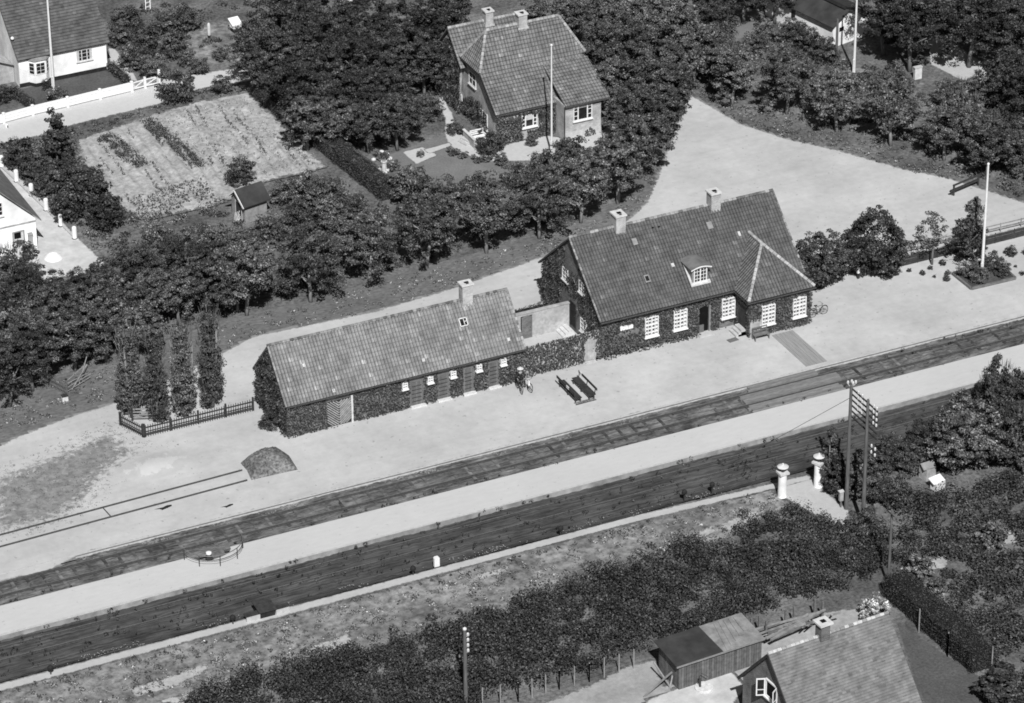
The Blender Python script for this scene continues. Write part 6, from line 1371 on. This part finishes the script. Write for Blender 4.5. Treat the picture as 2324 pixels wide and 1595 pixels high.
plant('bush', PC(1112, 326, 1.0), 1.12, 'dark clipped round yew before the villa front', mat='leaf_dark', sz=1.25); plant('bush', P(1206, 330), .55, 'small round bush under the villa front window'); plant('bush', P(1284, 344), .75, 'small round bush on the gravel before the pale bay'); plant('bush', P(1138, 374), .6, 'small round bush on the lower edge of the villa path')
for i, (u, v, l_) in enumerate(((1028, 352, 'first rose bush from the left along the curved villa path'), (1050, 358, 'second rose bush from the left along the curved villa path'), (1085, 368, 'third rose bush from the left along the curved villa path'), (1106, 366, 'fourth rose bush from the left along the curved villa path'))): plant('flower', P(u, v), .62, l_, 'rose bushes along the villa path', mat='leaf_light' if i % 2 else 'leaf')
plant('bush', PC(968, 250, .8), 1.3, 'dark rose thicket between the villa path and the wood'); plant('bush', P(1031, 305), .7, 'climbing shrub at the corner of the terrace wall')

plant('flower', P(868, 362), .8, 'pale leaved bush behind the sundial', mat='leaf_light'); plant('flower', P(893, 385), .75, 'pale leaved bush right of the sundial', mat='leaf_light')
plant('flower', P(955, 355), .45, 'low flower clump in the square bed on the villa lawn')
# trees along the east fence
plant('dome', P(1862, 645), .92, 'left one of the two big round trees right of the station house', mat='leaf_dark'); plant('dome', P(1985, 622), 1.05, 'right one of the two big round trees right of the station house', mat='leaf_dark')
plant('open', P(2115, 600), .85, 'small airy pale tree right of the two big round trees', mat='leaf_light'); plant('conifer', P(2205, 580), 1.2, 'tall slim pale tree beside the hitching barrier', mat='leaf', sz=1.4)
t_ = plant('open', P(2222, 602), .8, 'thin leaning dark tree beside the platform flagpole', mat='leaf_dark', tilt=(0, math.radians(-24), .3), sz=1.0)
plant('bush', P(1830, 660), .8, 'bush at the corner of the station bay under the round trees', mat='leaf_dark')
for i, p in enumerate(((-26.9, 9.9), (-25.4, 8.35), (-23.3, 8.3), (-20.95, 8.6))):
    plant('poplar', p, (1.03, .92, .95, 1.02)[i], ('leftmost of the four columnar poplars behind the picket fence', 'second from left of the four columnar poplars', 'third from left of the four columnar poplars', 'rightmost of the four columnar poplars, nearest the outbuilding')[i], 'columnar poplars behind the picket fence', sz=(.98, .95, 1.0, 1.05)[i])
plant('bush', P(612, 972), .75, 'small round ivy bush at the foot of the outbuilding gable', mat='ivy')
pl = [(31.9, 6.1, .4), (32.7, 5.5, .35), (34.7, 4.4, .3), (37.0, 4.0, .28), (37.7, 3.1, .35), (38.7, 3.6, .3), (40.0, 3.8, .4), (41.4, 3.8, .42), (42.4, 4.2, .42), (39.5, 2.2, .36), (38.9, 1.4, .42), (38.3, 2.3, .2), (45.8, 2.8, .7), (47.0, 2.4, .5), (44.8, -.4, .3), (44.6, 2.3, .3), (45.0, .9, .2)]
for i, (x, y, s) in enumerate(pl): plant('bush', (x, y-.25), s*.72, '%s small dark plant from the left in the sand before the board fence' % ORD[i], 'small plants in the sand before the board fence', mat='leaf_dark', name='young_plant')
for i, (x, y, s, l_) in enumerate(((40.7, .9, .85, 'leftmost shrub in the kerbed flagpole bed'), (41.0, -.3, .8, 'front shrub in the kerbed flagpole bed'), (42.9, 1.0, .9, 'rear right shrub in the kerbed flagpole bed'), (43.3, -.2, .7, 'front right shrub in the kerbed flagpole bed'), (41.9, 1.4, .6, 'shrub behind the flagpole foot in the kerbed bed'))): plant('bush', (x, y), s, l_, 'shrubs in the kerbed flagpole bed')
# right hand side
plant('dome', PC(2190, 990, 2.6), 1.15, 'huge shaggy shrub right of the twin telegraph pole', mat='leaf'); plant('dome', PC(2310, 935, 2.2), .95, 'shaggy shrub at the right edge above the hutches', mat='leaf_dark'); plant('shaggy', PC(2268, 905, 2.0), .85, 'spiky topped shrub behind the huge shaggy one', mat='leaf_dark', sz=1.4)
plant('shaggy', PC(2310, 1000, 2.0), 1.3, 'shaggy shrub at the right edge beside the huge one', mat='leaf_dark'); plant('shaggy', PC(2105, 985, 1.5), .7, 'shrub on the left flank of the huge shaggy one', mat='leaf_dark')
plant('conifer', P(1885, 1100), 1.0, 'dark columnar evergreen behind the right lamp pillar', mat='leaf_dark', sz=1.15); plant('conifer', P(1902, 1120), .9, 'dark evergreen directly left of the twin telegraph pole', mat='leaf_dark'); plant('conifer', P(1938, 1130), 1.0, 'dark evergreen between and behind the twin telegraph poles', mat='leaf_dark')
row('bush', [(1990, 1045, 1.3), (2030, 1015, 1.3), (2060, 1040, 1.2), (1990, 1110, 1.3), (1960, 1190, 1.3), (2040, 1120, 1.2), (2150, 1040, 1.0)], '{} bush in the rough ground right of the telegraph poles', 'bushes right of the telegraph poles', 1.0, 'c', .9, 'leaf_dark')
for o_, l_ in zip([o for o in COL.objects if o.get('group') == 'bushes right of the telegraph poles'], ('bush just right of the twin telegraph pole, level with its middle', 'bush beside the cinder track end right of the poles', 'bush left of the huge shaggy shrub', 'bush left of the box hut', 'bush at the foot of the twin telegraph pole', 'bush touching the left wall of the box hut', 'bush behind the box hut')): o_['label'] = l_
plant('conifer', PC(2270, 1560, 1.2), 1.5, 'dark spreading evergreen at the lower right corner', mat='leaf_dark', sz=.8); plant('flower', PC(1985, 1388, .5), 1.3, 'pale blossoming bush at the ridge end of the shingled house', mat='blossom')
plant('flower', PC(2085, 1300, .4), 1.5, 'pale flowering patch bush above the clipped lower hedge', mat='leaf_light'); plant('flower', PC(2250, 1232, .4), 1.5, 'pale flowering bush at the right edge of the reed thicket', mat='leaf_light'); plant('flower', PC(2115, 1345, .4), 1.3, 'pale flowering bush beside the clipped lower hedge', mat='leaf_light')

# ---------------------------------------------------------------- hedges
def hedge(name, label, a, b, wd, h, mat='leaf_dark', dens=120, size=.14):
    a = V3(*a[:2], 0); b = V3(*b[:2], 0); L = np.linalg.norm(b-a); u = unit(b-a); n = V3(-u[1], u[0], 0)
    m = MB(); m.obox(a, u, n, .05, L-.05, -wd/2+.1, wd/2-.1, 0, h-.12, .35)
    A = L*(wd+2*h); N = int(A*dens); s = rng.uniform(0, 1, N)*(wd+2*h); t = rng.uniform(0, L, N)
    top = (s > h) & (s < h+wd); d = np.where(s <= h, -wd/2, np.where(top, s-h-wd/2, wd/2)); z = np.where(s <= h, s, np.where(top, h, s-h-wd)); wv = .06*np.sin(t*1.7)+.05*np.sin(t*4.1+1)+rng.uniform(-.07, .07, N)
    nr = np.where(top[:, None], V3(0, 0, 1)[None], n[None]*np.sign(d)[:, None]); c = a+u*t[:, None]+n*(d)[:, None]+V3(0, 0, 1)*z[:, None]+nr*wv[:, None]
    leaves(m, c, nr, size, rng.uniform(.8, 1.15, N), flat=.6)
    for e, q in ((a, -u), (b, u)):
        N = int(wd*h*dens); c = e+n*rng.uniform(-wd/2, wd/2, (N, 1))+V3(0, 0, 1)*rng.uniform(0, h, (N, 1))+q*rng.uniform(-.05, .1, (N, 1)); leaves(m, c, np.broadcast_to(q, (N, 3)), size, np.full(N, .95), flat=.6)
    o = m.build(name, M[mat]); tag(o, label, 'hedge'); return o
hedge('hedge', 'long dark clipped hedge between the vegetable plot and the villa garden', P(584, 212), P(884, 452), 1.6, 1.4, dens=220, size=.1)
hedge('hedge', 'dark clipped hedge running down to the lower right past the shingled house', P(2028, 1345), P(2228, 1522), 1.8, 1.7, dens=240, size=.1)
hedge('hedge', 'short dark hedge behind the pale courtyard wall', (2.6, 8.9), (8.2, 9.0), 1.1, 1.7, 'ivy')
hedge('hedge', 'low dark hedge beside the gravel path right of the white house', P(252, 158), P(288, 190), .7, .75); hedge('hedge', 'low dark hedge left of the flagpole lawn at the white house', P(28, 214), P(72, 246), .7, .8)

# ---------------------------------------------------------------- crops
def crop(label, a, b, w, dens, s):
    a, b = P(*a), P(*b); L = np.linalg.norm(b-a); u = unit(b-a); n = V3(-u[1], u[0], 0); m = MB()
    for i in range(int(L*dens)):
        c = a+V3(0, 0, .1)+u*rng.uniform(0, L)+n*rng.uniform(-w, w); k = 20; d = rand_unit(k); d[:, 2] = np.abs(d[:, 2]); leaves(m, c+d*rng.uniform(.1, s, (k, 1)), d, .16, rng.uniform(.7, 1.3))
    tag(m.build('crop_row', M['leaf']), label, 'crop row')
crop('broad dark crop row at the left of the vegetable plot', (238, 312), (325, 380), .75, 16, .4); crop('long dark crop row in the middle of the vegetable plot', (330, 275), (455, 380), .55, 16, .4)
m = MB()
for i in range(8):
    for j in range(26):
        c = P(300+j*6.4+i*3.4, 452-j*1.9+i*6.2, .1)
        if rng.random() < .25: continue
        c = c+rng.uniform(-.12, .12, 3)*V3(1, 1, 0); d = rand_unit(9); d[:, 2] = np.abs(d[:, 2]); leaves(m, c+d*rng.uniform(.08, .3, (9, 1)), d, .17, rng.uniform(.5, .9))
tag(m.build('seedlings', M['leaf']), 'patch of small dark seedlings in rows at the foot of the vegetable plot', 'seedlings', kind='stuff')
m = MB(); q = scatter(D((340, 270), (555, 222), (640, 295), (725, 378), (600, 405), (470, 390)), 700)
for c in q: d = rand_unit(7); d[:, 2] = np.abs(d[:, 2]); leaves(m, V3(c[0], c[1], .1)+d*rng.uniform(.03, .22, (7, 1)), d, .11, rng.uniform(.7, 1.5))
tag(m.build('plot_weeds', M['weed']), 'pale scattered weeds over the sandy vegetable plot', 'weeds', kind='stuff')

m = MB(); plot = np.asarray([q_[:2] for q_ in D((205, 325), (335, 272), (450, 240), (555, 222), (635, 292), (722, 376), (600, 404), (470, 455), (330, 485), (290, 470), (235, 415))])
for k in range(-17, 4):
    for y in np.arange(38, 59, .22):
        x = k*.95+.06*y+.08*math.sin(y*.8)-1.9; g = math.sin(k*1.9)+math.sin(y*.45+k)
        if g < .25 or rng.random() < .3: continue
        c = V3(x+rng.uniform(-.1, .1), y, .15)
        if sdf(np.array([c[0]]), np.array([c[1]]), plot)[0] < .3: continue
        d = rand_unit(8); d[:, 2] = np.abs(d[:, 2]); leaves(m, c+d*rng.uniform(.04, .2, (8, 1)), d, .13, rng.uniform(.7, 1.5))
tag(m.build('low_crops', M['under']), 'thin broken rows of low crops along the furrows of the vegetable plot', 'crops', kind='stuff')
# ---------------------------------------------------------------- uncountable ground cover
def cover(name, label, polys, dens, r, per, size, mat, zmax=.5, excl=(), shade=(.6, 1.4), cat=None, up=.3):
    m = MB()
    for poly in polys:
        pl = np.asarray([p[:2] for p in poly]); ar = abs(np.sum(pl[:, 0]*np.roll(pl[:, 1], -1)-np.roll(pl[:, 0], -1)*pl[:, 1]))/2
        bb = np.ptp(pl, axis=0); q = scatter(poly, int(dens*bb[0]*bb[1]), excl)
        pat = np.sin(q[:, 0]*.55+np.sin(q[:, 1]*.4))*np.sin(q[:, 1]*.7+1.3*np.sin(q[:, 0]*.3))
        for c, pt in zip(q, pat):
            k = int(per*rng.uniform(.6, 1.3)); rr = r*rng.uniform(.6, 1.35)*(1+.25*pt); d = rand_unit(k); d[:, 2] = np.abs(d[:, 2])
            pos = V3(c[0], c[1], 0)+d*rng.uniform(.4, 1, (k, 1))*V3(rr, rr, zmax*rng.uniform(.55, 1.25)*(1+.45*pt)); leaves(m, pos, d+V3(0, 0, up), size, rng.uniform(*shade)*(.55+.6*d[:, 2]), flat=.5)
    tag(m.build(name, M[mat]), label, cat or name.replace('_', ' '), kind='stuff')
thick = D((2000, 1250), (2010, 1310), (1900, 1340), (1740, 1385), (1500, 1455), (1400, 1495), (1130, 1575), (1060, 1600), (900, 1720), (300, 1720), (420, 1600), (560, 1535), (860, 1470), (1000, 1430), (1260, 1340), (1500, 1265), (1660, 1215), (1800, 1160), (1920, 1195))
cover('thicket', 'dense dark thicket of low shrubs along the foot of the embankment', [thick], 1.7, .9, 190, .165, 'thicket', 1.5, shade=(.7, 1.35))
cover('reed_thicket', 'rough dark tangle of reeds and brambles filling the lower right', [D((1965, 1180), (2080, 1130), (2200, 1120), (2400, 1020), (2400, 1640), (2300, 1560), (2230, 1490), (2120, 1400), (2030, 1320), (2000, 1240))], 1.3, .8, 150, .18, 'thicket', 1.3, excl=[D((2085, 1060), (2160, 1060), (2160, 1115), (2085, 1115)), D((2000, 1330), (2045, 1318), (2262, 1508), (2200, 1560)), D((2030, 1310), (2080, 1280), (2155, 1275), (2150, 1300), (2085, 1315)), D((2082, 1335), (2128, 1338), (2146, 1362), (2108, 1372)), D((2225, 1225), (2290, 1215), (2310, 1240), (2240, 1255))], shade=(.7, 1.7), up=.8)
cover('undergrowth', 'dark mixed undergrowth filling the gardens between hedge, drive and lane trees', [D((-20, 335), (170, 292), (195, 385), (290, 492), (420, 482), (590, 430), (740, 400), (880, 470), (1190, 470), (1260, 500), (980, 590), (560, 700), (300, 780), (-20, 880), (-20, 690), (100, 655), (240, 605), (175, 530), (60, 400))], .9, .6, 60, .18, 'under', .55, excl=[D((500, 440), (610, 430), (615, 490), (520, 500))])
cover('undergrowth', 'dark undergrowth beneath the trees round the brick villa and the orchard', [D((245, 20), (470, 0), (980, 0), (1010, 180), (1000, 260), (960, 300), (840, 345), (700, 310), (590, 200), (550, 150), (470, 110), (400, 140), (300, 150)), D((1330, 0), (1560, 0), (1560, 190), (1500, 330), (1400, 300), (1370, 130))], .55, .6, 46, .19, 'under', .5, shade=(.5, 1.1))
cover('rough_garden', 'rough mixed garden growth behind the pale trunked forecourt trees', [D((1580, 40), (1800, 60), (1900, 125), (2100, 190), (2400, 240), (2400, 480), (2230, 420), (2140, 365), (2020, 330), (1900, 300), (1780, 255), (1660, 230), (1575, 180))], .75, .6, 52, .2, 'under', .6, shade=(.6, 1.7))
cover('verge_grass', 'long dry grass verge between the lane trees and the sandy lane', [D((560, 720), (700, 690), (840, 650), (968, 612), (1104, 580), (1224, 545), (1330, 512), (1410, 465), (1465, 400), (1500, 330), (1530, 250), (1552, 215), (1535, 310), (1500, 390), (1465, 462), (1415, 505), (1290, 560), (1180, 600), (1030, 652), (850, 704), (660, 744), (560, 766), (520, 790), (400, 850), (250, 905), (0, 985), (0, 890), (200, 850), (330, 800), (480, 745))], 2.2, .28, 14, .15, 'grassm', .2, shade=(.7, 1.5), up=.5)
cover('verge_grass', 'tufted grass strip under the pale trunked trees along the forecourt edge', [D((1560, 190), (1660, 232), (1780, 262), (1900, 304), (2020, 335), (2140, 372), (2230, 410), (2140, 405), (2050, 384), (1900, 340), (1780, 314), (1680, 280), (1600, 233), (1556, 210))], 3.0, .28, 16, .15, 'grassm', .3, shade=(.6, 1.2))
cover('verge_grass', 'rough grass bank along the lower side of the road by the vegetable plot', [D((60, 325), (250, 264), (360, 238), (460, 204), (545, 190), (560, 212), (450, 233), (330, 268), (170, 318), (60, 350))], 3.2, .3, 16, .16, 'under', .3)
cover('bank_weeds', 'pale flowering weeds and dry grass covering the embankment below the footpath', [[V3(-90, -20.5, 0), V3(10.5, -20.7, 0)]+D((1790, 1150), (1660, 1205), (1500, 1258), (1260, 1335), (1000, 1425), (860, 1465), (560, 1530), (420, 1598), (250, 1700), (-100, 1850))], 1.7, .38, 18, .15, 'weed', .3, shade=(.3, 1.35))
cover('bank_bushes', 'darker low bushy growth scattered over the pale embankment', [D((560, 1530), (860, 1440), (1200, 1340), (1500, 1230), (1740, 1150), (1790, 1150), (1660, 1215), (1500, 1262), (1260, 1340), (1000, 1430), (860, 1470), (600, 1535))], .4, .55, 60, .18, 'under', .6)
cover('grass_edge', 'dark grass fringe along the upper edge of the footpath bank', [[V3(-90, -20.9, 0), V3(10, -20.9, 0), V3(10, -20.35, 0), V3(-90, -20.15, 0)]], 2.2, .25, 14, .15, 'under', .25)
cover('platform_weeds', 'dark weeds growing along the foot of the island platform', [[V3(-60, -14.2, 0), V3(42, -14.1, 0), V3(42, -13.85, 0), V3(-60, -13.95, 0)]], 1.6, .2, 12, .14, 'leaf', .15, shade=(.5, 1.1))
cover('track_weeds', 'dark weeds along both sides of the main track', [[V3(-60, -10.2, 0), V3(60, -10.2, 0), V3(60, -9.6, 0), V3(-60, -9.6, 0)], [V3(28, -7.6, 0), V3(70, -7.6, 0), V3(70, -6.5, 0), V3(28, -6.5, 0)]], 1.3, .18, 10, .13, 'under', .0, shade=(.3, .9))
cover('sand_grass', 'sparse grass tufts growing in the sand between lane and siding', [gA], 6.0, .2, 7, .085, 'grassm', .06, shade=(.5, 1.2))
cover('cinder_weeds', 'dark low weeds scattered over the cinders of the lower track', [[V3(-60, -18.4, 0), V3(40, -18.4, 0), V3(40, -14.2, 0), V3(-60, -14.2, 0)]], 1.2, .2, 8, .12, 'under', -.2, shade=(.25, .8))
def stones(name, label, poly, n, r, z, mat='stone'):
    q = scatter(poly, n*3); m = MB(); pk = np.sin(q[:, 0]*.9+2*np.sin(q[:, 0]*.23))+np.sin(q[:, 0]*2.3+q[:, 1]*3)*.6+rng.normal(size=len(q))*.5; q = q[pk > .55]
    for c in q: m.lathe((c[0], c[1], z), [(r*rng.uniform(.6, 1.2), 0), (r*rng.uniform(.5, 1.1), r*.6), (r*.3, r*.9)], 5, rng.uniform(.5, 1.1))
    tag(m.build(name, M[mat]), label, 'stones', kind='stuff')
stones('ballast_stones', 'pale loose stones along the upper side of the main track', [V3(-45, -7.15, 0), V3(10, -7.1, 0), V3(10, -6.45, 0), V3(-45, -6.45, 0)], 1500, .06, -.28, 'lead')
stones('cinder_stones', 'scattered pale pebbles in the cinders beside the footpath', [V3(-50, -19.3, 0), V3(12, -19.2, 0), V3(12, -18.3, 0), V3(-50, -18.4, 0)], 420, .045, -.1, 'lead')
